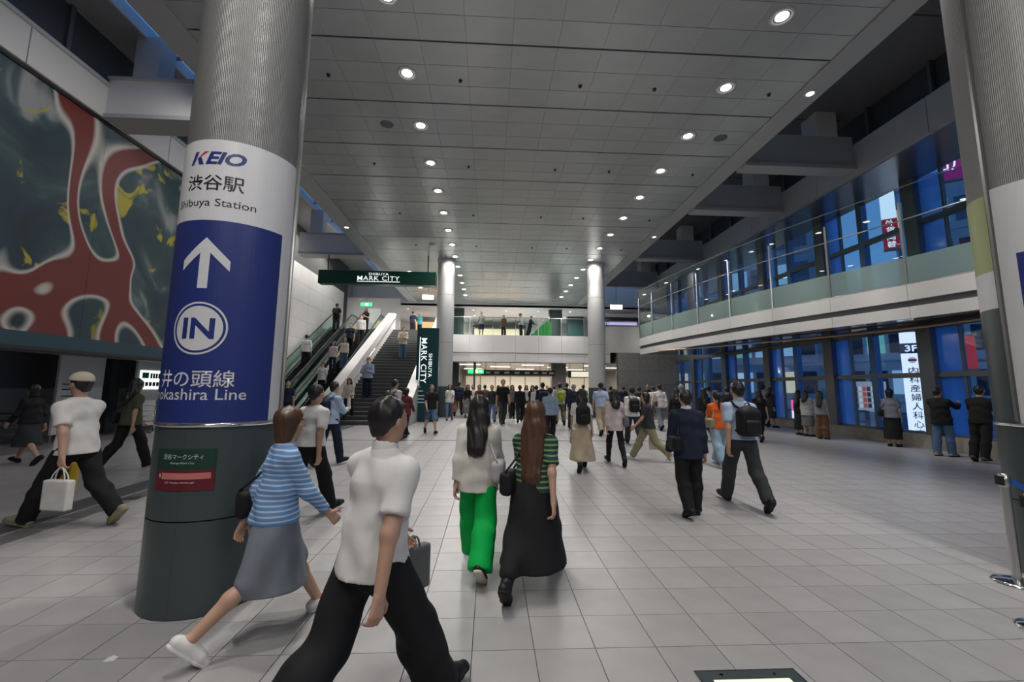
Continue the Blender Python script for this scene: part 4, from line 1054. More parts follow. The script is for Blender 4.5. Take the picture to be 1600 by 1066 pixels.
POSES = {   # hip, knee for right / left leg; shoulder fwd, out, elbow, inward for right / left arm; lean; head turn; head nod
    'walk_a': dict(r=(.40, .06), l=(-.28, .42), ra=(-.30, .10, .20, 0), la=(.35, .10, .35, .1), lean=.06),
    'walk_b': dict(r=(-.28, .42), l=(.40, .06), ra=(.35, .10, .35, .1), la=(-.30, .10, .20, 0), lean=.06),
    'stride_a': dict(r=(.52, .04), l=(-.38, .50), ra=(-.42, .12, .15, 0), la=(.45, .10, .30, .1), lean=.10),
    'stride_b': dict(r=(-.38, .50), l=(.52, .04), ra=(.45, .10, .30, .1), la=(-.42, .12, .15, 0), lean=.10),
    'pass': dict(r=(.10, .04), l=(-.02, .50), ra=(-.08, .12, .2, 0), la=(.10, .12, .25, .05), lean=.04),
    'stand': dict(r=(.03, .03), l=(-.02, .03), ra=(.02, .11, .15, 0), la=(.0, .11, .18, 0), lean=.01),
    'phone': dict(r=(.05, .05), l=(-.03, .04), ra=(.45, .10, 1.45, .55), la=(.35, .12, 1.35, .6), lean=.03, nod=.35),
    'phonewalk': dict(r=(.30, .06), l=(-.22, .36), ra=(.45, .10, 1.35, .5), la=(.10, .12, .3, 0), lean=.04, nod=.3),
    'photo': dict(r=(.12, .05), l=(-.10, .08), ra=(1.15, .12, .75, .35), la=(1.10, .12, .8, .35), lean=-.10),
    'leanrail': dict(r=(-.30, .10), l=(-.10, .35), ra=(.55, .1, .7, .2), la=(.55, .1, .7, .2), lean=.22),
    'crossed': dict(r=(.04, .04), l=(-.03, .03), ra=(.35, .18, 1.55, 1.0), la=(.30, .18, 1.5, 1.0), lean=.0),
    'carry': dict(r=(.30, .06), l=(-.22, .36), ra=(.10, .14, .15, 0), la=(.25, .10, 1.2, .3), lean=.05),
    'sit': dict(r=(1.45, 1.45), l=(1.40, 1.35), ra=(.5, .12, .9, .2), la=(.5, .12, .9, .2), lean=.15, nod=.3),
}
def skeleton(pose, fem):
    p = POSES[pose]; J = {}
    ln = p['lean']; u = v3(0, math.sin(ln), math.cos(ln)); P = v3(0, 0, .93); J['P'] = P; J['u'] = u
    J['waist'] = P + u * .13; J['chest'] = P + u * .33; J['neck'] = P + u * .485
    nod = p.get('nod', 0.0); hu = v3(0, math.sin(ln * .5 + nod * .6), math.cos(ln * .5 + nod * .6))
    J['head'] = J['neck'] + hu * .165 + v3(0, .012, 0); J['hu'] = hu
    sw = .152 if fem else .178
    for s, nm in ((1, 'r'), (-1, 'l')):
        hp = P + v3(s * (.088 if fem else .092), 0, -.03); a, k = p[nm]
        kn = hp + .42 * v3(s * .03, math.sin(a), -math.cos(a)); sa = a - k; an = kn + .41 * v3(s * -.01, math.sin(sa), -math.cos(sa))
        pit = 0.0
        if a > .28: pit = .22
        if k > .3 and a < .1: pit = -.75 if a < -.1 else -.35
        if pose == 'sit': pit = 0
        fd = v3(s * .10, math.cos(pit), math.sin(pit)); fu = v3(0, -math.sin(pit), math.cos(pit))
        J['hip' + nm], J['kn' + nm], J['an' + nm] = hp, kn, an
        J['heel' + nm] = an - fd * .055 - fu * .045; J['ball' + nm] = an + fd * .115 - fu * .046; J['toe' + nm] = an + fd * .165 - fu * .050; J['fd' + nm] = fd; J['fu' + nm] = fu
        sh = P + u * .405 + v3(s * sw, 0, 0); fa, o, e, inn = p[nm + 'a']
        def dr(ang, out): return v3(s * math.sin(out), math.cos(out) * math.sin(ang), -math.cos(out) * math.cos(ang))
        el = sh + .285 * dr(fa, o); w_ = el + .245 * dr(fa + e, o - inn)
        J['sh' + nm], J['el' + nm], J['wr' + nm] = sh, el, w_; J['hd' + nm] = (w_ - el) / .245
    low = min(min(J['heel' + n][2] - .032, J['ball' + n][2] - .026, J['toe' + n][2] - .02) for n in 'rl')
    for k_ in J:
        if k_ in ('u', 'hu') or k_[:2] in ('fd', 'fu', 'hd'): continue
        J[k_] = J[k_] - v3(0, 0, low)
    return J
def limbs(s, J, fem, off=0.0, arms=True, legs=True):
    f = .92 if fem else 1.0
    s.cap(J['P'] + v3(0, 0, -.02), J['waist'], .128 * (1.02 if fem else 1) + off, .112 * f + off, .05, (1.18, .86, 1))
    s.cap(J['waist'], J['chest'], .108 * f + off, .132 * f + off, .06, (1.18, .80, 1))
    s.cap(J['chest'], J['neck'] - J['u'] * .09, .122 * f + off, .075 * f + off, .05, (1.2, .76, 1))
    nb = J['neck'] - J['u'] * .035
    for q in 'rl': s.cap(nb, J['sh' + q] + v3(0, 0, .006), .050 * f + off * .7, .046 * f + off * .7, .05)
def arm_caps(s, J, nm, fem, off=0, frac=1.0, k=.03, flare=0.0):
    f = .88 if fem else 1.0
    sh, el, wr = J['sh' + nm], J['el' + nm], J['wr' + nm]
    if frac <= .5:
        q = sh + (el - sh) * frac / .5; s.cap(sh, q, .052 * f + off, .045 * f + off + flare, k, flat=off > 0); return q, (el - sh)
    s.cap(sh, el, .052 * f + off, .041 * f + off, k); q = el + (wr - el) * (frac - .5) / .5
    s.cap(el, q, .040 * f + off, (.040 + (.028 - .040) * (frac - .5) / .5) * f + off + flare, k, flat=off > 0); return q, (wr - el)
def leg_caps(s, J, nm, fem, off=0, k=.03, wide=0.0):
    f = .95 if fem else 1.0
    hp, kn, an = J['hip' + nm], J['kn' + nm], J['an' + nm]
    s.cap(hp, kn, .086 * f + off, .058 * f + off + wide * .5, k)
    cf = kn + (an - kn) * .3 - v3(0, .012, 0)
    s.cap(kn, cf, .054 * f + off + wide * .5, .056 * f + off + wide * .7, k); s.cap(cf, an - (v3(0, 0, .03) if off > 0 else 0), .055 * f + off + wide * .7, .038 * f + off + wide, k, flat=off > 0)
def hand_mesh(J, nm, curl, h=.0065):
    s = SDF(); sd = 1 if nm == 'r' else -1
    w_ = J['wr' + nm]; d = J['hd' + nm]; a = v3(0, 1, 0) if abs(d[1]) < .8 else v3(0, 0, 1)
    side = a - d * (a @ d); side /= np.linalg.norm(side)          # thumb side = forward
    pn = np.cross(d, side) * sd * -1                              # palm faces the body
    s.cap(w_ - d * .03, w_ + d * .01, .027, .026, .012, (1, 1, 1))
    for q, (o, ln) in enumerate(((.027, .072), (.009, .080), (-.010, .075), (-.027, .060))):
        b = w_ + d * .015 + side * o * .6; kn = w_ + d * .088 + side * o
        s.cap(b, kn, .014, .0115, .012)
        d1 = d * math.cos(curl * .6) + pn * math.sin(curl * .6); m_ = kn + d1 * ln * .5; d2 = d * math.cos(curl * 1.5) + pn * math.sin(curl * 1.5)
        s.cap(kn, m_, .0098, .0088, .003); s.cap(m_, m_ + d2 * ln * .48, .0088, .0074, .003)
    tb = w_ + d * .025 + side * .022; t1 = tb + (d * .55 + side * .75 + pn * .25) * .042; t2 = t1 + (d * .9 + side * .25 + pn * .3) * .034
    s.cap(tb, t1, .0145, .0115, .008); s.cap(t1, t2, .0112, .0088, .003)
    return s.mesh(h)
def head_sdf(J, fem):
    s = SDF(); c = J['head']; f = .95 if fem else 1.0
    s.cap(J['neck'] - J['u'] * .05, c + v3(0, -.01, -.06), .058 * f, .054 * f, .02)
    s.ell(c + v3(0, -.008, .022), (.077 * f, .096, .100), .03)
    s.cap(c + v3(0, .03, -.03), c + v3(0, .052, -.082), .058 * f, .034 * f, .04)
    s.cap(c + v3(-.026, .074, .018), c + v3(.026, .074, .018), .016, .016, .02)
    s.cap(c + v3(0, .085, .010), c + v3(0, .103, -.026), .009, .0125, .012)
    s.cap(c + v3(-.018, .080, -.058), c + v3(.018, .080, -.058), .0085, .0085, .010)
    for q in (-1, 1):
        s.ell(c + v3(q * .079 * f, -.008, -.006), (.012, .020, .032), .008); s.ell(c + v3(q * .036, .062, -.022), (.022, .018, .020), .02)
    return s
def hair_sdf(J, style, fem):
    s = SDF(); c = J['head']; f = .96 if fem else 1.0
    s.ell(c + v3(0, -.014, .028), (.088 * f, .106, .103), .02)
    if style == 'short':
        s.cap(c + v3(0, -.055, .0), c + v3(0, -.06, -.045), .066, .05, .03, (1.1, .8, 1)); s.half(c + v3(0, .035, .045), (0, .75, -.65)); s.half(c + v3(0, 0, -.075), (0, .1, -1)); s.hole(c + v3(0, .07, -.045), (.075, .09, .09))
    elif style == 'bob':
        s.cap(c + v3(0, -.03, .02), c + v3(0, -.04, -.10), .088, .078, .03, (1.02, .92, 1)); s.hole(c + v3(0, .095, -.04), (.072, .10, .115)); s.hole(c + v3(0, .10, -.14), (.12, .11, .09)); s.half(c + v3(0, 0, -.15), (0, 0, -1))
    else:
        L = {'long': .40, 'verylong': .55, 'tail': .30, 'mid': .26}[style]
        if style == 'tail':
            s.cap(c + v3(0, -.055, .0), c + v3(0, -.06, -.045), .066, .05, .03, (1.1, .8, 1)); s.ell(c + v3(0, -.115, .03), (.035, .035, .035), .02); s.cap(c + v3(0, -.135, .01), c + v3(0, -.15, -L), .036, .016, .03); s.hole(c + v3(0, .075, -.045), (.072, .09, .09)); s.half(c + v3(0, .03, -.06), (0, .9, -.4)) if False else None
        else:
            s.cap(c + v3(0, -.035, .02), c + v3(0, -.05, -.14), .090, .094, .03, (1.05, .9, 1)); s.cap(c + v3(0, -.085, -.12), c + v3(0, -.185, -L), .098, .078, .04, (1.15, .55, 1)); s.hole(c + v3(0, .095, -.06), (.064, .09, .13)); s.hole(c + v3(0, .12, -.25), (.2, .13, .16))
    s.wrx = (.0045, 95)
    return s
_cache = {}
def skin_mats(): return [M_skin, M_eye, M_lip, M_brow]
M_skin = mat('skin', (.50, .30, .21), .5, noise=.04, nscale=6); M_eye = mat('eye_dark', (.02, .015, .012), .2); M_lip = mat('lips', (.40, .15, .13), .5); M_brow = mat('brow', (.03, .02, .018), .7)
def body_mesh(pose, fem, res, face):
    key = ('body', pose, fem, res, face)
    if key in _cache: return _cache[key]
    J = skeleton(pose, fem); s = SDF(); limbs(s, J, fem)
    for nm in 'rl':
        arm_caps(s, J, nm, fem); leg_caps(s, J, nm, fem)
        s.cap(J['an' + nm], J['heel' + nm] + J['fu' + nm] * .012, .036, .028, .02); s.cap(J['heel' + nm], J['ball' + nm], .026, .026, .02, (1.15, 1, 1)); s.cap(J['ball' + nm], J['toe' + nm], .026, .018, .02, (1.25, 1, 1))
    s.cap(J['neck'] - J['u'] * .06, J['neck'] + v3(0, .003, .05), .06, .055, .03)
    parts = [s.mesh(res)]; parts.append(head_sdf(J, fem).mesh(min(res, .0075 if face else .010)))
    for nm in 'rl': parts.append(hand_mesh(J, nm, .95 if POSES[pose][nm + 'a'][2] < .6 else 1.3, .006 if res < .015 else .0075))
    vs_, fs_, fm = [], [], []; n = 0
    for i, (v, f) in enumerate(parts):
        vs_.append(v); fs_.append(np.asarray(f) + n); n += len(v)
        m_ = np.zeros(len(f), int)
        if i == 1:
            ctr = v[np.asarray(f)].mean(1) - J['head']
            x, y, z = np.abs(ctr[:, 0]), ctr[:, 1], ctr[:, 2]
            m_[(((x - .034) / .0135) ** 2 + ((z - .002) / .0065) ** 2 < 1) & (y > .04)] = 1
            m_[((x / .021) ** 2 + ((z + .058) / .0075) ** 2 < 1) & (y > .05)] = 2
            m_[(np.abs(x - .034) < .019) & (np.abs(z - .022) < .0045) & (y > .04)] = 3
        fm.append(m_)
    me = np_mesh('body', (np.concatenate(vs_), np.concatenate(fs_)), skin_mats(), True, np.concatenate(fm)); _cache[key] = me; return me
def garment(kind, pose, fem, res):
    key = (kind, pose, fem, res)
    if key in _cache: return _cache[key]
    J = skeleton(pose, fem); s = SDF(); ph = (hash(pose) % 7) * .9 if False else len(pose) * .7
    if kind in ('tee', 'shirt', 'jacket', 'loose', 'crop', 'blouse', 'polo'):
        off = {'tee': .021, 'shirt': .020, 'jacket': .024, 'loose': .032, 'crop': .014, 'blouse': .022, 'polo': .018}[kind]
        limbs(s, J, fem, off); hem = {'tee': .09, 'shirt': .10, 'jacket': .17, 'loose': .16, 'crop': -.12, 'blouse': .06, 'polo': .02}[kind]
        if hem > 0: s.cap(J['P'] - v3(0, 0, hem + .03), J['waist'], .160 + off, .120 + off, .05, (1.14, .94, 1))
        fr = {'tee': .36, 'shirt': .92, 'jacket': .97, 'loose': .9, 'crop': .30, 'blouse': .93, 'polo': .36}[kind]
        for nm in 'rl':
            q, d = arm_caps(s, J, nm, fem, off * .75, fr, .035, .012 if fr < .5 else .003)
        s.wr = (.0055 if kind != 'jacket' else .0035, 34, ph)
        s.half(J['P'] - v3(0, 0, hem), (0, 0, -1)); s.hole(J['neck'] + v3(0, .012, .045), (.068, .068, .058))
    elif kind == 'collar':
        n = J['neck'] + v3(0, .0, .02); s.cap(n - v3(0, 0, .005), n + v3(0, .0, .035), .072, .064, .0, (1, 1, 1)); s.hole(n + v3(0, 0, .06), (.056, .056, .08)); s.half(n + v3(0, 0, .036), (0, .25, 1))
    elif kind in ('trousers', 'wide', 'shorts', 'slim'):
        off = {'trousers': .018, 'wide': .026, 'shorts': .022, 'slim': .010}[kind]; wd = {'trousers': .022, 'wide': .05, 'shorts': .03, 'slim': .004}[kind]
        s.cap(J['P'] - v3(0, 0, .03), J['P'] + J['u'] * .11, .128 + off, .115 + off, .05, (1.16, .86, 1))
        for nm in 'rl':
            leg_caps(s, J, nm, fem, off, .022, wd)
            if kind == 'shorts': kn = J['kn' + nm]; s.half(kn + v3(0, 0, -.02), (kn - J['hip' + nm])) if False else None
        s.wr = (.005, 30, ph); s.half(J['P'] + J['u'] * .10, J['u'])
        if kind == 'shorts': s.half(v3(0, 0, min(J['knr'][2], J['knl'][2]) - .01), (0, 0, -1))
        else: pass
    elif kind in ('skirt', 'longskirt'):
        hz = min(J['knr'][2], J['knl'][2]) - .10 if kind == 'skirt' else .22
        c = (J['knr'] + J['knl']) / 2 if kind == 'skirt' else (J['anr'] + J['anl']) / 2
        bot = v3(c[0], c[1] * .8, hz - .05); sp = abs(J['knr'][1] - J['knl'][1]) if kind == 'skirt' else abs(J['anr'][1] - J['anl'][1])
        s.cap(J['P'] + J['u'] * .10, bot, .122, .19 + .10 * sp, .05, (1.12, .92 + .35 * sp, 1))
        for nm in 'rl':
            s.cap(J['hip' + nm], J['kn' + nm], .112, .092, .06)
            if kind == 'longskirt': s.cap(J['kn' + nm], J['kn' + nm] + (J['an' + nm] - J['kn' + nm]) * .75, .10, .085, .07)
        s.wr = (.007, 8, ph); s.half(J['P'] + J['u'] * .11, J['u']); s.half(v3(0, 0, hz), (0, 0, -1))
    vf = s.mesh(res)
    me = np_mesh(kind, vf, [None]); _cache[key] = me; return me
def shoe_mesh(kind, pose, fem, nm, res):
    key = ('shoe', kind, pose, fem, nm)
    if key in _cache: return _cache[key]
    J = skeleton(pose, fem); s = SDF(); fd, fu = J['fd' + nm], J['fu' + nm]
    s.cap(J['heel' + nm] + fu * .012, J['ball' + nm] + fu * .004, .042, .040, .02, (1.05, 1, 1)); s.cap(J['ball' + nm], J['toe' + nm] + fd * .012, .040, .030, .02, (1.15, 1, .9)); s.cap(J['an' + nm] - fu * .02, J['ball' + nm] + fu * .008, .044, .034, .03)
    if kind == 'boot': s.cap(J['an' + nm] + (J['kn' + nm] - J['an' + nm]) * .38, J['an' + nm] - fu * .02, .058, .05, .02)
    base = J['heel' + nm] - fu * .030; s.half(base, -fu)
    a = np_mesh('shoe', s.mesh(.009), [None]); so = SDF(); so.cap(J['heel' + nm] - fu * .018, J['ball' + nm] - fu * .018 + fd * .0, .040, .045, .01, (1.05, 1, 1)); so.cap(J['ball' + nm] - fu * .018, J['toe' + nm] + fd * .018 - fu * .016, .045, .030, .01, (1.12, 1, 1))
    so.half(base + fu * .022, fu); so.half(base - fu * .004, -fu)
    b = np_mesh('sole', so.mesh(.009), [None]); _cache[key] = (a, b); return a, b
def cloth(name, col, rough=.8, stripe=None):
    m = mat('cloth_' + name, col, rough, noise=.10, nscale=7, bump=.06, bscale=220, spec=.25)
    if stripe and not m.get('striped'):
        n, l = m.node_tree.nodes, m.node_tree.links; b = n['Principled BSDF']
        t = n.new('ShaderNodeTexCoord'); wv = n.new('ShaderNodeTexWave'); wv.bands_direction = 'Z'; wv.inputs['Scale'].default_value = stripe[1]; wv.inputs['Distortion'].default_value = .3
        r = n.new('ShaderNodeValToRGB'); r.color_ramp.interpolation = 'CONSTANT'; r.color_ramp.elements[0].color = (*col, 1); r.color_ramp.elements[1].position = .72; r.color_ramp.elements[1].color = (*stripe[0], 1)
        l.new(t.outputs['Object'], wv.inputs[0]); l.new(wv.outputs[0], r.inputs[0]); l.new(r.outputs[0], b.inputs['Base Color']); m['striped'] = 1
    return m
def put(name, me, parent, m_):
    o = link(name, me, parent)
    if m_ is not None:
        if len(o.material_slots) == 0: me.materials.append(None)
        o.material_slots[0].link = 'OBJECT'; o.material_slots[0].material = m_
    return o
HAIRC = {'black': (.012, .010, .010), 'brown': (.075, .035, .018), 'dark': (.025, .017, .013), 'grey': (.25, .25, .24)}
CC = {'white': (.72, .71, .70), 'offwhite': (.60, .58, .53), 'black': (.013, .014, .016), 'navy': (.016, .022, .045), 'charcoal': (.035, .038, .042), 'grey': (.16, .165, .17), 'lightgrey': (.42, .42, .43), 'skyblue': (.40, .50, .66), 'blue': (.13, .27, .52), 'denim': (.09, .15, .26), 'lightdenim': (.27, .37, .48), 'green': (.0, .40, .07), 'darkgreen': (.015, .055, .05), 'beige': (.45, .37, .27), 'cream': (.62, .56, .45), 'khaki': (.28, .26, .16), 'olive': (.08, .085, .05), 'orange': (.62, .12, .02), 'pink': (.60, .50, .50), 'maroon': (.12, .03, .03), 'brown': (.14, .08, .045), 'lime': (.35, .42, .03), 'red': (.45, .05, .03), 'bluegrey': (.20, .22, .26), 'teal': (.05, .30, .32), 'yellow': (.6, .42, .03), 'tan': (.40, .30, .19)}
n_people = 0
def person(x, y, face, h, label, pose='walk_a', fem=False, top=('shirt', 'white'), bot=('trousers', 'black'), hair=('short', 'black'), shoe=('shoe', 'black'), sole=None, z=None, lod=2, collar=False, cap=None, bag=(), group='commuters in the hall', stripe=None, mask=False, sitz=None):
    """face: heading in degrees clockwise from straight ahead (0 = walking away)"""
    global n_people; n_people += 1
    res = {0: .0115, 1: .0145, 2: .019, 3: .024}[lod]
    zz = zf(y) if z is None else z
    t = empty('person', (x, y, zz), (SLOPE * 0, 0, -math.radians(face))); k = h / 1.70; t.scale = (k, k, k)
    tag(t, label, 'person', group)
    put('body', body_mesh(pose, fem, res, lod <= 1), t, None)
    put({'tee': 't_shirt', 'loose': 'loose_top', 'crop': 'crop_top', 'polo': 't_shirt'}.get(top[0], top[0]), garment(top[0], pose, fem, res), t, cloth(top[1] + ('_striped' if stripe else ''), CC[top[1]], stripe=stripe))
    if collar: put('collar', garment('collar', pose, fem, min(res, .009)), t, cloth(top[1] if collar is True else collar, CC[top[1] if collar is True else collar]))
    put({'wide': 'trousers', 'slim': 'trousers', 'longskirt': 'long_skirt'}.get(bot[0], bot[0]), garment(bot[0], pose, fem, res), t, cloth(bot[1], CC[bot[1]]))
    for nm in 'rl':
        a, b = shoe_mesh(shoe[0], pose, fem, nm, res)
        o = put('boot' if shoe[0] == 'boot' else 'shoe', a, t, cloth('leather_' + shoe[1], CC[shoe[1]], .45)); put('sole', b, o, cloth('sole_' + (sole or 'black'), CC[sole or 'black'], .7))
    key = ('hair', hair[0], pose, fem, lod <= 1)
    if key not in _cache: _cache[key] = np_mesh('hair', hair_sdf(skeleton(pose, fem), hair[0], fem).mesh(.009 if lod <= 1 else .013), [None])
    put('hair', _cache[key], t, mat('hair_' + hair[1], HAIRC[hair[1]], .42, noise=.25, nscale=60, stretch=(1, 1, .1)))
    J = skeleton(pose, fem)
    if cap:
        s = SDF(); c = J['head']; s.ell(c + v3(0, -.014, .055), (.100, .116, .090), .01); s.half(c + v3(0, 0, .045), (0, .12, -1)); s.box(c + v3(0, .115, .052), (.062, .05, .002), .006, .02)
        put('cap', np_mesh('cap', s.mesh(.010), [None]), t, cloth(cap, CC[cap]))
    if mask:
        s = SDF(); c = J['head']; s.ell(c + v3(0, .034, -.050), (.066, .076, .052), .01); s.half(c + v3(0, .02, 0), (0, -1, 0)); put('face_mask', np_mesh('face_mask', s.mesh(.009), [None]), t, cloth('white', CC['white']))
    M = Matrix.Translation((x, y, zz)) @ Matrix.Rotation(-math.radians(face), 4, 'Z') @ Matrix.Scale(k, 4)
    for b_ in bag: make_bag(b_, J, M, k, face, label, lod)
    return t
def make_bag(b, J, M, k, face, plabel, lod):
    kind, col, side, lab = b; s = 1 if side == 'r' else -1
    def root(nm, loc, cat):
        p = M @ Vector(loc); t = empty(nm, p, (0, 0, -math.radians(face))); t.scale = (k, k, k); tag(t, lab, cat, 'bags carried by commuters'); return t
    m_ = cloth('bag_' + col, CC[col], .6)
    if kind == 'backpack':
        c = J['chest'] + v3(0, -.215, -.09); t = root('backpack', c - v3(0, 0, .22), 'backpack'); O = c - v3(0, 0, .22)
        a = SDF().box(c - O - v3(0, 0, .02), (.078, .03, .115), .068, .03).ell(c - O + v3(0, .0, .12), (.115, .075, .09), .05); put('pack_body', np_mesh('pack_body', a.mesh(.014), [None]), t, m_)
        a = SDF().box(c - O + v3(0, -.088, -.075), (.058, .006, .05), .045, .02); put('front_pocket', np_mesh('front_pocket', a.mesh(.012), [None]), t, m_)
        for nm, q in (('r', 1), ('l', -1)):
            sh = J['sh' + nm]; xs = sh[0] * .58
            P = [c + v3(q * .07, .05, .16), v3(xs, sh[1] - .085, sh[2] + .035), v3(xs, sh[1], sh[2] + .085), v3(xs, sh[1] + .085, sh[2] + .02), v3(xs * 1.1, sh[1] + .12, sh[2] - .14), v3(xs * 1.5, sh[1] + .07, sh[2] - .27), c + v3(q * .11, .05, -.14)]
            cc = catmull([tuple(p_ - O) for p_ in P], 5); MB().tube([tuple(p_) for p_ in cc], .017, 6).build('shoulder_strap', m_, t, smooth=True)
        MB().tube([tuple(c - O + v3(-.03, .02, .205)), tuple(c - O + v3(-.02, .02, .235)), tuple(c - O + v3(.02, .02, .235)), tuple(c - O + v3(.03, .02, .205))], .007, 6).build('grab_handle', m_, t, smooth=True)
    elif kind == 'shoulder':
        hp = J['P'] + v3(s * .215, -.07, .04); t = root('shoulder_bag', hp - v3(0, 0, .15), 'bag'); O = hp - v3(0, 0, .15)
        a = SDF().box(hp - O, (.012, .085, .055), .052, .02); put('bag_body', np_mesh('bag_body', a.mesh(.014), [None]), t, m_)
        sh = J['shr' if s > 0 else 'shl']; P = [hp + v3(0, -.12, .10), v3(sh[0] * .85, sh[1] - .085, sh[2] - .1), v3(sh[0] * .78, sh[1], sh[2] + .072), v3(sh[0] * .9, sh[1] + .10, sh[2] - .1), hp + v3(0, .12, .10)]
        MB().tube([tuple(p_) for p_ in catmull([tuple(p_ - O) for p_ in P], 6)], .010, 6).build('strap', m_, t, smooth=True)
    else:      # carried in the hand
        nm = 'r' if s > 0 else 'l'; hd = J['wr' + nm] + J['hd' + nm] * .10
        hs = {'tote': (.04, .15, .15), 'brief': (.035, .19, .13), 'shopping': (.055, .14, .17), 'small': (.03, .10, .08)}[kind]
        c = hd - v3(0, 0, hs[2] + .13 if kind != 'brief' else hs[2] + .05); t = root({'tote': 'tote_bag', 'brief': 'briefcase', 'shopping': 'shopping_bag', 'small': 'hand_bag'}[kind], c - v3(0, 0, hs[2]), 'bag'); O = c - v3(0, 0, hs[2])
        a = SDF().box(c - O, (hs[0] - .015, hs[1] - .015, hs[2] - .015), .015, .01); put('bag_body', np_mesh('bag_body', a.mesh(.013), [None]), t, m_)
        for q in (-.02, .02):
            P = [c + v3(q, -hs[1] * .55, hs[2] - .01), c + v3(q * .6, -hs[1] * .4, hs[2] + .06), hd + v3(0, 0, -.004), c + v3(q * .6, hs[1] * .4, hs[2] + .06), c + v3(q, hs[1] * .55, hs[2] - .01)]
            MB().tube([tuple(p_) for p_ in catmull([tuple(p_ - O) for p_ in P], 5)], .006, 6).build('handle', m_, t, smooth=True)
# ------------------------------------------------------------------ the people
person(-1.50, 3.22, 48, 1.60, 'woman in a blue patterned shirt and grey skirt striding past the big lettered pillar', pose='stride_b', fem=True, top=('blouse', 'blue'), bot=('skirt', 'bluegrey'), hair=('bob', 'brown'), shoe=('shoe', 'white'), sole='white', lod=0, stripe=((0.45, 0.55, 0.7), 9.0), bag=[('shoulder', 'black', 'l', 'black shoulder bag at the hip of the woman in the blue patterned shirt')])
person(-0.58, 2.32, 38, 1.70, 'man in a loose white shirt and black trousers, nearest the camera', pose='stride_a', top=('tee', 'white'), bot=('wide', 'black'), hair=('short', 'black'), collar=True, lod=0, bag=[('brief', 'grey', 'l', 'grey flat case carried by the nearest white shirted man')])
person(-0.10, 4.20, 8, 1.60, 'woman in bright green trousers and a pale top, long black hair', pose='walk_b', fem=True, top=('loose', 'offwhite'), bot=('wide', 'green'), hair=('long', 'black'), shoe=('shoe', 'black'), sole='cream', lod=0, bag=[('shoulder', 'lightgrey', 'r', 'light grey shoulder bag of the woman in green trousers')])
person(0.40, 3.86, 22, 1.63, 'woman with long brown hair, green striped tee and black maxi skirt', pose='stride_a', fem=True, top=('polo', 'darkgreen'), bot=('longskirt', 'black'), hair=('verylong', 'brown'), shoe=('boot', 'black'), lod=0, stripe=((0.2, 0.27, 0.12), 7.0), bag=[('shoulder', 'black', 'l', 'black slouchy bag of the woman in the black maxi skirt')])
person(2.67, 5.75, 2, 1.63, 'man in a dark suit walking away, nearest on the right', pose='pass', top=('jacket', 'navy'), bot=('trousers', 'black'), collar='white', lod=0, bag=[('shoulder', 'black', 'l', 'black bag slung on the dark suited man')])
person(3.63, 6.11, 2, 1.77, 'man in a light blue short sleeved shirt and grey trousers walking away', pose='walk_b', top=('polo', 'skyblue'), bot=('trousers', 'charcoal'), collar=True, lod=0, bag=[('backpack', 'black', 'r', 'black backpack on the man in the light blue shirt')])
person(-4.90, 5.48, -80, 1.86, 'man in a white tee and pale cap walking left past the mural', pose='stride_b', top=('tee', 'white'), bot=('trousers', 'black'), shoe=('shoe', 'khaki'), sole='khaki', lod=0, cap='cream', bag=[('shopping', 'yellow', 'r', 'yellow carrier bag held by the man in the pale cap'), ('tote', 'white', 'l', 'white carrier bag held by the man in the pale cap')])
person(-6.80, 8.61, 20, 1.72, 'woman in a black top and black trousers under the mural beside the lit board', pose='walk_a', fem=True, top=('tee', 'olive'), bot=('trousers', 'black'), hair=('mid', 'black'), lod=1, bag=[('shoulder', 'black', 'l', 'black bag of the woman in black under the mural')])
person(-9.14, 9.16, -85, 1.58, 'woman all in black at the far left edge under the mural', pose='walk_a', fem=True, top=('blouse', 'black'), bot=('skirt', 'charcoal'), hair=('bob', 'black'), lod=1)
person(-2.29, 5.76, 25, 1.67, 'man in a white rolled sleeve shirt and black trousers behind the pillar', pose='walk_a', top=('polo', 'white'), bot=('trousers', 'black'), lod=0)
person(-3.23, 9.03, 30, 1.66, 'man in a pale blue shirt with a dark backpack right of the pillar', pose='phonewalk', top=('shirt', 'skyblue'), bot=('trousers', 'navy'), collar=True, lod=1, bag=[('backpack', 'navy', 'r', 'dark backpack on the man in the pale blue shirt by the pillar')])
person(1.84, 8.58, 4, 1.60, 'woman in a white tee and beige long skirt with a big black backpack', pose='walk_a', fem=True, top=('tee', 'white'), bot=('longskirt', 'beige'), hair=('long', 'black'), shoe=('boot', 'black'), lod=1, bag=[('backpack', 'black', 'r', 'big black backpack on the woman in the beige skirt'), ('small', 'tan', 'l', 'small tan bag held by the woman in the beige skirt')])
person(2.68, 9.16, 2, 1.59, 'woman in a pale pink cardigan and black trousers walking away', pose='walk_b', fem=True, top=('loose', 'pink'), bot=('slim', 'black'), hair=('mid', 'black'), lod=1, bag=[('shoulder', 'grey', 'r', 'grey shoulder bag on the woman in the pink cardigan')])
person(4.86, 9.02, 0, 1.58, 'woman in an orange top and pale jeans walking away', pose='walk_a', fem=True, top=('tee', 'orange'), bot=('wide', 'lightdenim'), hair=('tail', 'black'), shoe=('shoe', 'cream'), sole='white', lod=1, bag=[('shoulder', 'khaki', 'l', 'khaki shoulder bag on the woman in the orange top')])
person(3.57, 9.60, -75, 1.58, 'person in beige trousers crossing to the left with a cream bag', pose='stride_a', fem=True, top=('tee', 'charcoal'), bot=('trousers', 'khaki'), hair=('bob', 'black'), shoe=('shoe', 'white'), sole='white', lod=1, bag=[('tote', 'cream', 'r', 'large cream tote of the person crossing to the left')])
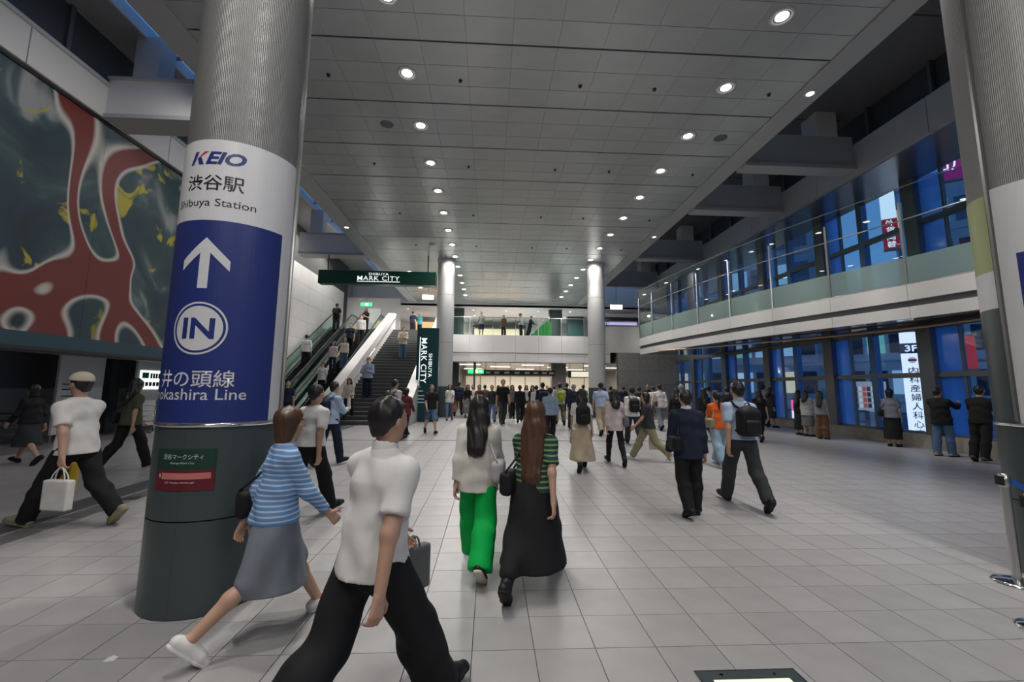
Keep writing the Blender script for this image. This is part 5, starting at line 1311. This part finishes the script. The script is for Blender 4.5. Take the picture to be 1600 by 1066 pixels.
person(4.02, 11.99, 2, 1.61, 'man in a white shirt and dark trousers with a black backpack, mid hall', pose='walk_b', top=('shirt', 'white'), bot=('trousers', 'charcoal'), lod=1, bag=[('backpack', 'black', 'r', 'black backpack on the mid hall man in white')])
person(6.28, 15.65, 0, 1.68, 'man in a white shirt and grey trousers near the stone end wall', pose='walk_a', top=('shirt', 'white'), bot=('trousers', 'bluegrey'), collar=True, lod=2, bag=[('shoulder', 'brown', 'l', 'brown satchel of the white shirted man near the end wall')])
person(-1.91, 14.27, 160, 1.61, 'man in a black tee and blue shorts walking toward the camera by the totem sign', pose='walk_b', top=('tee', 'black'), bot=('shorts', 'denim'), shoe=('shoe', 'black'), lod=1, bag=[('small', 'brown', 'l', 'small brown pouch of the man in shorts')])
person(-1.74, 18.99, 178, 1.57, 'woman in a white tee and jeans walking toward the camera by the far left pillar', pose='walk_a', fem=True, top=('tee', 'white'), bot=('slim', 'denim'), hair=('long', 'dark'), shoe=('shoe', 'grey'), lod=1, bag=[('small', 'red', 'l', 'orange red bag held by the woman in the white tee')])
person(-1.55, 21.76, 10, 1.71, 'person in a dark navy hoodie behind the woman in the white tee', pose='walk_a', top=('jacket', 'navy'), bot=('trousers', 'brown'), lod=2)
person(-2.74, 12.49, 25, 1.75, 'man in pale shirt with a huge dark grey backpack below the stairs', pose='walk_a', top=('shirt', 'lightgrey'), bot=('trousers', 'charcoal'), lod=1, bag=[('backpack', 'charcoal', 'r', 'huge dark grey backpack below the stairs')])
person(-2.55, 13.31, 20, 1.50, 'person in a maroon jacket below the stairs', pose='walk_b', fem=True, top=('jacket', 'maroon'), bot=('trousers', 'navy'), hair=('bob', 'dark'), lod=2)
person(-7.50, 16.40, 150, 1.65, 'person in a dark teal top at the escalator foot beside the pillar', pose='stand', top=('tee', 'navy'), bot=('trousers', 'black'), lod=2)
person(11.40, 11.75, 60, 1.61, 'woman with a short hat and long dark skirt looking out of the window', pose='stand', fem=True, top=('tee', 'bluegrey'), bot=('longskirt', 'black'), hair=('bob', 'black'), lod=1, group='people at the windows', bag=[('shoulder', 'black', 'l', 'black bag of the woman in the long dark skirt at the window')])
person(11.20, 10.21, 75, 1.67, 'man in a black tee raising a phone at the window', pose='photo', top=('loose', 'black'), bot=('trousers', 'denim'), shoe=('shoe', 'tan'), lod=1, group='people at the windows')
person(11.32, 9.46, 70, 1.73, 'man in black leaning toward the window beside the right pillar', pose='leanrail', top=('tee', 'black'), bot=('trousers', 'black'), shoe=('shoe', 'brown'), lod=1, group='people at the windows')
person(10.58, 13.32, 60, 1.50, 'woman with long hair and brown trousers at the window', pose='stand', fem=True, top=('tee', 'bluegrey'), bot=('wide', 'brown'), hair=('long', 'black'), lod=2, group='people at the windows')
person(10.59, 13.95, 70, 1.50, 'woman in a grey dress with bare legs at the window', pose='stand', fem=True, top=('loose', 'lightgrey'), bot=('skirt', 'grey'), hair=('mid', 'black'), lod=2, group='people at the windows')
person(10.58, 14.29, 80, 1.50, 'woman in a long black dress at the window', pose='stand', fem=True, top=('blouse', 'black'), bot=('longskirt', 'black'), hair=('long', 'black'), lod=2, group='people at the windows')
person(11.45, 17.50, 55, 1.66, 'man in a white top and dark trousers by the far windows', pose='stand', top=('tee', 'lightgrey'), bot=('trousers', 'black'), lod=2, group='people at the windows', bag=[('shoulder', 'brown', 'l', 'brown bag of the man by the far windows')])
person(11.20, 16.70, 100, 1.56, 'woman in a short dark dress bending a knee by the far windows', pose='pass', fem=True, top=('blouse', 'charcoal'), bot=('skirt', 'charcoal'), hair=('mid', 'black'), lod=2, group='people at the windows')
person(-5.45, 17.01, 175, 1.60, 'woman in a cream cardigan with bags coming down the stairs', pose='carry', fem=True, top=('blouse', 'cream'), bot=('slim', 'black'), hair=('mid', 'dark'), lod=1, group='people on the stairs', bag=[('tote', 'tan', 'r', 'tan tote held by the woman at the stair foot'), ('tote', 'white', 'l', 'white bag held by the woman at the stair foot')], z=0.387)
person(-5.22, 18.62, 180, 1.74, 'man in a light blue shirt with folded arms on the stairs', pose='crossed', top=('shirt', 'skyblue'), bot=('trousers', 'navy'), lod=1, group='people on the stairs', mask=True, z=1.19)
person(-4.57, 22.47, 178, 1.70, 'man in a cream hoodie looking at his phone on the stairs', pose='phone', top=('loose', 'cream'), bot=('trousers', 'denim'), lod=1, group='people on the stairs', z=3.115)
person(-9.30, 22.00, 0, 1.72, 'man in a white shirt riding up the escalator by the tiled wall', pose='stand', top=('shirt', 'white'), bot=('trousers', 'black'), lod=2, group='people on the escalators', bag=[('brief', 'black', 'r', 'black case of the man riding up the escalator')], z=2.551)
person(-9.40, 26.20, 0, 1.75, 'man in black near the top of the up escalator', pose='stand', top=('tee', 'black'), bot=('trousers', 'black'), lod=2, group='people on the escalators', bag=[('backpack', 'black', 'r', 'black backpack near the escalator top')], z=4.978)
person(-7.55, 25.90, 180, 1.60, 'woman in a black top near the top of the down escalator', pose='phone', fem=True, top=('tee', 'black'), bot=('slim', 'black'), hair=('long', 'black'), lod=2, group='people on the escalators', z=4.805)
person(-7.40, 24.60, 180, 1.70, 'man in a white shirt and mask on the down escalator', pose='stand', top=('shirt', 'white'), bot=('trousers', 'charcoal'), lod=2, group='people on the escalators', mask=True, z=4.054)
person(-7.65, 23.50, 180, 1.70, 'person in a dark teal tee midway on the down escalator', pose='stand', top=('tee', 'navy'), bot=('trousers', 'black'), lod=2, group='people on the escalators', z=3.418)
person(-7.40, 22.00, 180, 1.58, 'woman in a cream top midway on the down escalator', pose='stand', fem=True, top=('blouse', 'cream'), bot=('wide', 'denim'), hair=('mid', 'dark'), lod=2, group='people on the escalators', z=2.551)
person(-7.80, 21.60, 180, 1.60, 'woman in a pink top beside another on the down escalator', pose='stand', fem=True, top=('tee', 'pink'), bot=('slim', 'navy'), hair=('mid', 'black'), lod=2, group='people on the escalators', z=2.319)
person(-7.50, 19.60, 180, 1.60, 'person in white with dark straps low on the down escalator', pose='stand', fem=True, top=('tee', 'white'), bot=('slim', 'black'), hair=('tail', 'black'), lod=2, group='people on the escalators', z=1.163)
person(-0.66, 29.20, 185, 1.68, 'man in a grey tee and dark shorts standing on the mezzanine', pose='phone', top=('tee', 'lightgrey'), bot=('shorts', 'navy'), lod=2, group='people on the upper level', bag=[('backpack', 'charcoal', 'r', 'grey backpack on the mezzanine man in shorts')], z=5.2)
person(0.90, 29.60, 200, 1.55, 'person in brown standing in the middle of the mezzanine', pose='stand', fem=True, top=('loose', 'brown'), bot=('trousers', 'black'), hair=('bob', 'dark'), lod=2, group='people on the upper level', z=5.2)
person(2.09, 29.30, -90, 1.66, 'man in a white tee and black trousers standing on the mezzanine', pose='phone', top=('tee', 'white'), bot=('trousers', 'black'), lod=2, group='people on the upper level', z=5.2)
person(2.74, 29.50, 120, 1.50, 'person in dark clothes bending over luggage on the mezzanine', pose='leanrail', top=('jacket', 'black'), bot=('trousers', 'charcoal'), lod=2, group='people on the upper level', z=5.2)
person(-5.40, 29.50, 30, 1.70, 'person in dark blue at the top of the stairs', pose='stand', top=('tee', 'navy'), bot=('trousers', 'black'), lod=2, group='people on the upper level', z=5.2)
person(-4.96, 29.80, 30, 1.62, 'person in turquoise at the top of the stairs', pose='stand', fem=True, top=('tee', 'teal'), bot=('trousers', 'black'), hair=('bob', 'grey'), lod=2, group='people on the upper level', z=5.2)
person(1.77, 12.58, 3, 1.56, 'man in a faded denim shirt in the crowd, behind the brown haired woman', pose='walk_a', top=('shirt', 'lightdenim'), bot=('trousers', 'black'), lod=2, group='crowd in the middle distance')
person(2.83, 17.31, 0, 1.68, 'man with a lime green backpack in the crowd', pose='walk_b', top=('tee', 'lightgrey'), bot=('trousers', 'olive'), bag=[('backpack', 'lime', 'r', 'lime green backpack in the crowd')], lod=3, group='crowd in the middle distance')
person(2.01, 16.33, 2, 1.70, 'man in dark navy with a backpack beside the lime backpack', pose='walk_a', top=('jacket', 'navy'), bot=('trousers', 'navy'), bag=[('backpack', 'navy', 'r', 'navy backpack in the crowd')], lod=2, group='crowd in the middle distance')
person(3.67, 14.09, 0, 1.73, 'man in a pale blue tee right behind the beige skirt woman', pose='walk_a', top=('polo', 'skyblue'), bot=('trousers', 'beige'), lod=2, group='crowd in the middle distance')
person(3.05, 15.53, 0, 1.65, 'bald man in navy in the crowd', pose='walk_b', top=('jacket', 'navy'), bot=('trousers', 'charcoal'), hair=('short', 'grey'), lod=2, group='crowd in the middle distance')
person(5.80, 16.49, 0, 1.57, 'person in black among the crowd right of the pillar', pose='walk_a', top=('jacket', 'black'), bot=('trousers', 'black'), lod=2, group='crowd in the middle distance')
person(5.59, 12.65, 10, 1.56, 'woman in black behind the dark suited man', pose='walk_a', fem=True, top=('blouse', 'black'), bot=('longskirt', 'charcoal'), hair=('mid', 'black'), lod=2, group='crowd in the middle distance')
person(6.44, 14.17, 5, 1.69, 'person with grey hair behind the dark suited man', pose='walk_b', top=('tee', 'grey'), bot=('trousers', 'black'), hair=('short', 'grey'), lod=2, group='crowd in the middle distance')
person(6.43, 12.67, 5, 1.59, 'woman in a black jacket between the suited man and the orange top', pose='walk_b', fem=True, top=('jacket', 'black'), bot=('trousers', 'black'), hair=('long', 'black'), lod=2, group='crowd in the middle distance')
person(7.75, 14.92, 0, 1.65, 'man in blue further ahead of the orange top', pose='walk_a', top=('tee', 'blue'), bot=('trousers', 'navy'), lod=2, group='crowd in the middle distance')
person(8.04, 14.21, 15, 1.62, 'person in dark grey ahead of the light blue shirt', pose='walk_b', top=('tee', 'charcoal'), bot=('trousers', 'black'), lod=2, group='crowd in the middle distance')
person(8.16, 12.70, 15, 1.56, 'woman in black just right of the light blue shirted man', pose='walk_a', fem=True, top=('tee', 'black'), bot=('slim', 'black'), hair=('mid', 'black'), lod=2, group='crowd in the middle distance')
person(7.17, 18.59, 0, 1.56, 'man in a pale tee ahead near the end wall', pose='walk_b', top=('tee', 'offwhite'), bot=('trousers', 'charcoal'), lod=3, group='crowd in the middle distance')
person(5.09, 17.93, 0, 1.57, 'person in dark grey ahead of the pink cardigan', pose='walk_a', top=('jacket', 'charcoal'), bot=('trousers', 'black'), lod=3, group='crowd in the middle distance')
person(-1.06, 20.85, 175, 1.56, 'person in black coming out beneath the exit sign', pose='walk_a', fem=True, top=('tee', 'black'), bot=('longskirt', 'grey'), hair=('mid', 'black'), lod=3, group='crowd in the middle distance')
person(-0.86, 21.82, 180, 1.56, 'person in white beside the post under the exit sign', pose='walk_b', top=('tee', 'white'), bot=('trousers', 'navy'), lod=3, group='crowd in the middle distance')
person(0.52, 17.20, 170, 1.80, 'tall man in a black printed tee walking toward the camera in the crowd', pose='walk_a', top=('tee', 'black'), bot=('trousers', 'charcoal'), lod=3, group='crowd in the middle distance')
person(0.09, 18.23, 175, 1.56, 'person in a dark tee in the crowd under the hanging sign', pose='walk_b', top=('tee', 'charcoal'), bot=('trousers', 'denim'), lod=3, group='crowd in the middle distance')
person(1.03, 19.78, 178, 1.56, 'woman in a grey top in the crowd under the hanging sign', pose='walk_a', fem=True, top=('tee', 'grey'), bot=('trousers', 'black'), hair=('mid', 'dark'), lod=3, group='crowd in the middle distance')
person(1.28, 18.29, 0, 1.56, 'man in black in the middle of the crowd', pose='walk_a', top=('jacket', 'black'), bot=('trousers', 'black'), lod=3, group='crowd in the middle distance')
person(1.79, 21.09, 180, 1.56, 'woman in white facing the camera in the crowd', pose='walk_b', fem=True, top=('blouse', 'white'), bot=('slim', 'black'), hair=('long', 'black'), lod=3, group='crowd in the middle distance')
person(1.97, 19.84, 180, 1.56, 'woman in a black dress facing the camera in the crowd', pose='walk_a', fem=True, top=('tee', 'black'), bot=('longskirt', 'black'), hair=('long', 'black'), lod=3, group='crowd in the middle distance')
person(1.93, 17.78, 0, 1.57, 'man in a white shirt with dark trousers deep in the crowd', pose='walk_b', top=('shirt', 'white'), bot=('trousers', 'charcoal'), lod=3, group='crowd in the middle distance')
person(-0.47, 19.37, 180, 1.56, 'woman in orange brown deep in the crowd', pose='walk_b', fem=True, top=('tee', 'maroon'), bot=('trousers', 'black'), hair=('bob', 'dark'), lod=3, group='crowd in the middle distance')
person(-0.25, 21.87, 0, 1.56, 'man in olive deep in the crowd left', pose='walk_a', top=('tee', 'olive'), bot=('trousers', 'charcoal'), lod=3, group='crowd in the middle distance')
person(3.53, 19.61, 0, 1.68, 'man in black ahead of the bald man', pose='walk_b', top=('jacket', 'black'), bot=('trousers', 'black'), lod=3, group='crowd in the middle distance')
person(4.67, 21.33, 0, 1.61, 'man in grey ahead near the free standing pillar', pose='walk_a', top=('tee', 'grey'), bot=('trousers', 'black'), lod=3, group='crowd in the middle distance')
person(0.45, 22.98, 0, 1.56, 'person in beige at the back of the crowd', pose='walk_a', fem=True, top=('tee', 'beige'), bot=('trousers', 'brown'), hair=('mid', 'brown'), lod=3, group='crowd in the middle distance')
person(1.01, 24.19, 180, 1.56, 'person in navy at the back of the crowd', pose='walk_b', top=('tee', 'navy'), bot=('trousers', 'black'), lod=3, group='crowd in the middle distance')
person(3.11, 23.23, 180, 1.56, 'person in a white tee at the back of the crowd', pose='walk_a', top=('tee', 'white'), bot=('trousers', 'black'), lod=3, group='crowd in the middle distance')
person(3.58, 23.85, 0, 1.56, 'person in pale blue at the back of the crowd', pose='walk_b', top=('tee', 'skyblue'), bot=('trousers', 'charcoal'), lod=3, group='crowd in the middle distance')
person(7.08, 22.52, 0, 1.56, 'person in navy beyond the free standing pillar', pose='walk_a', top=('tee', 'navy'), bot=('trousers', 'black'), lod=3, group='crowd in the middle distance')
person(8.01, 21.60, 180, 1.67, 'man in a dark jacket facing the camera beyond the pillar', pose='walk_b', top=('jacket', 'charcoal'), bot=('trousers', 'black'), lod=3, group='crowd in the middle distance')
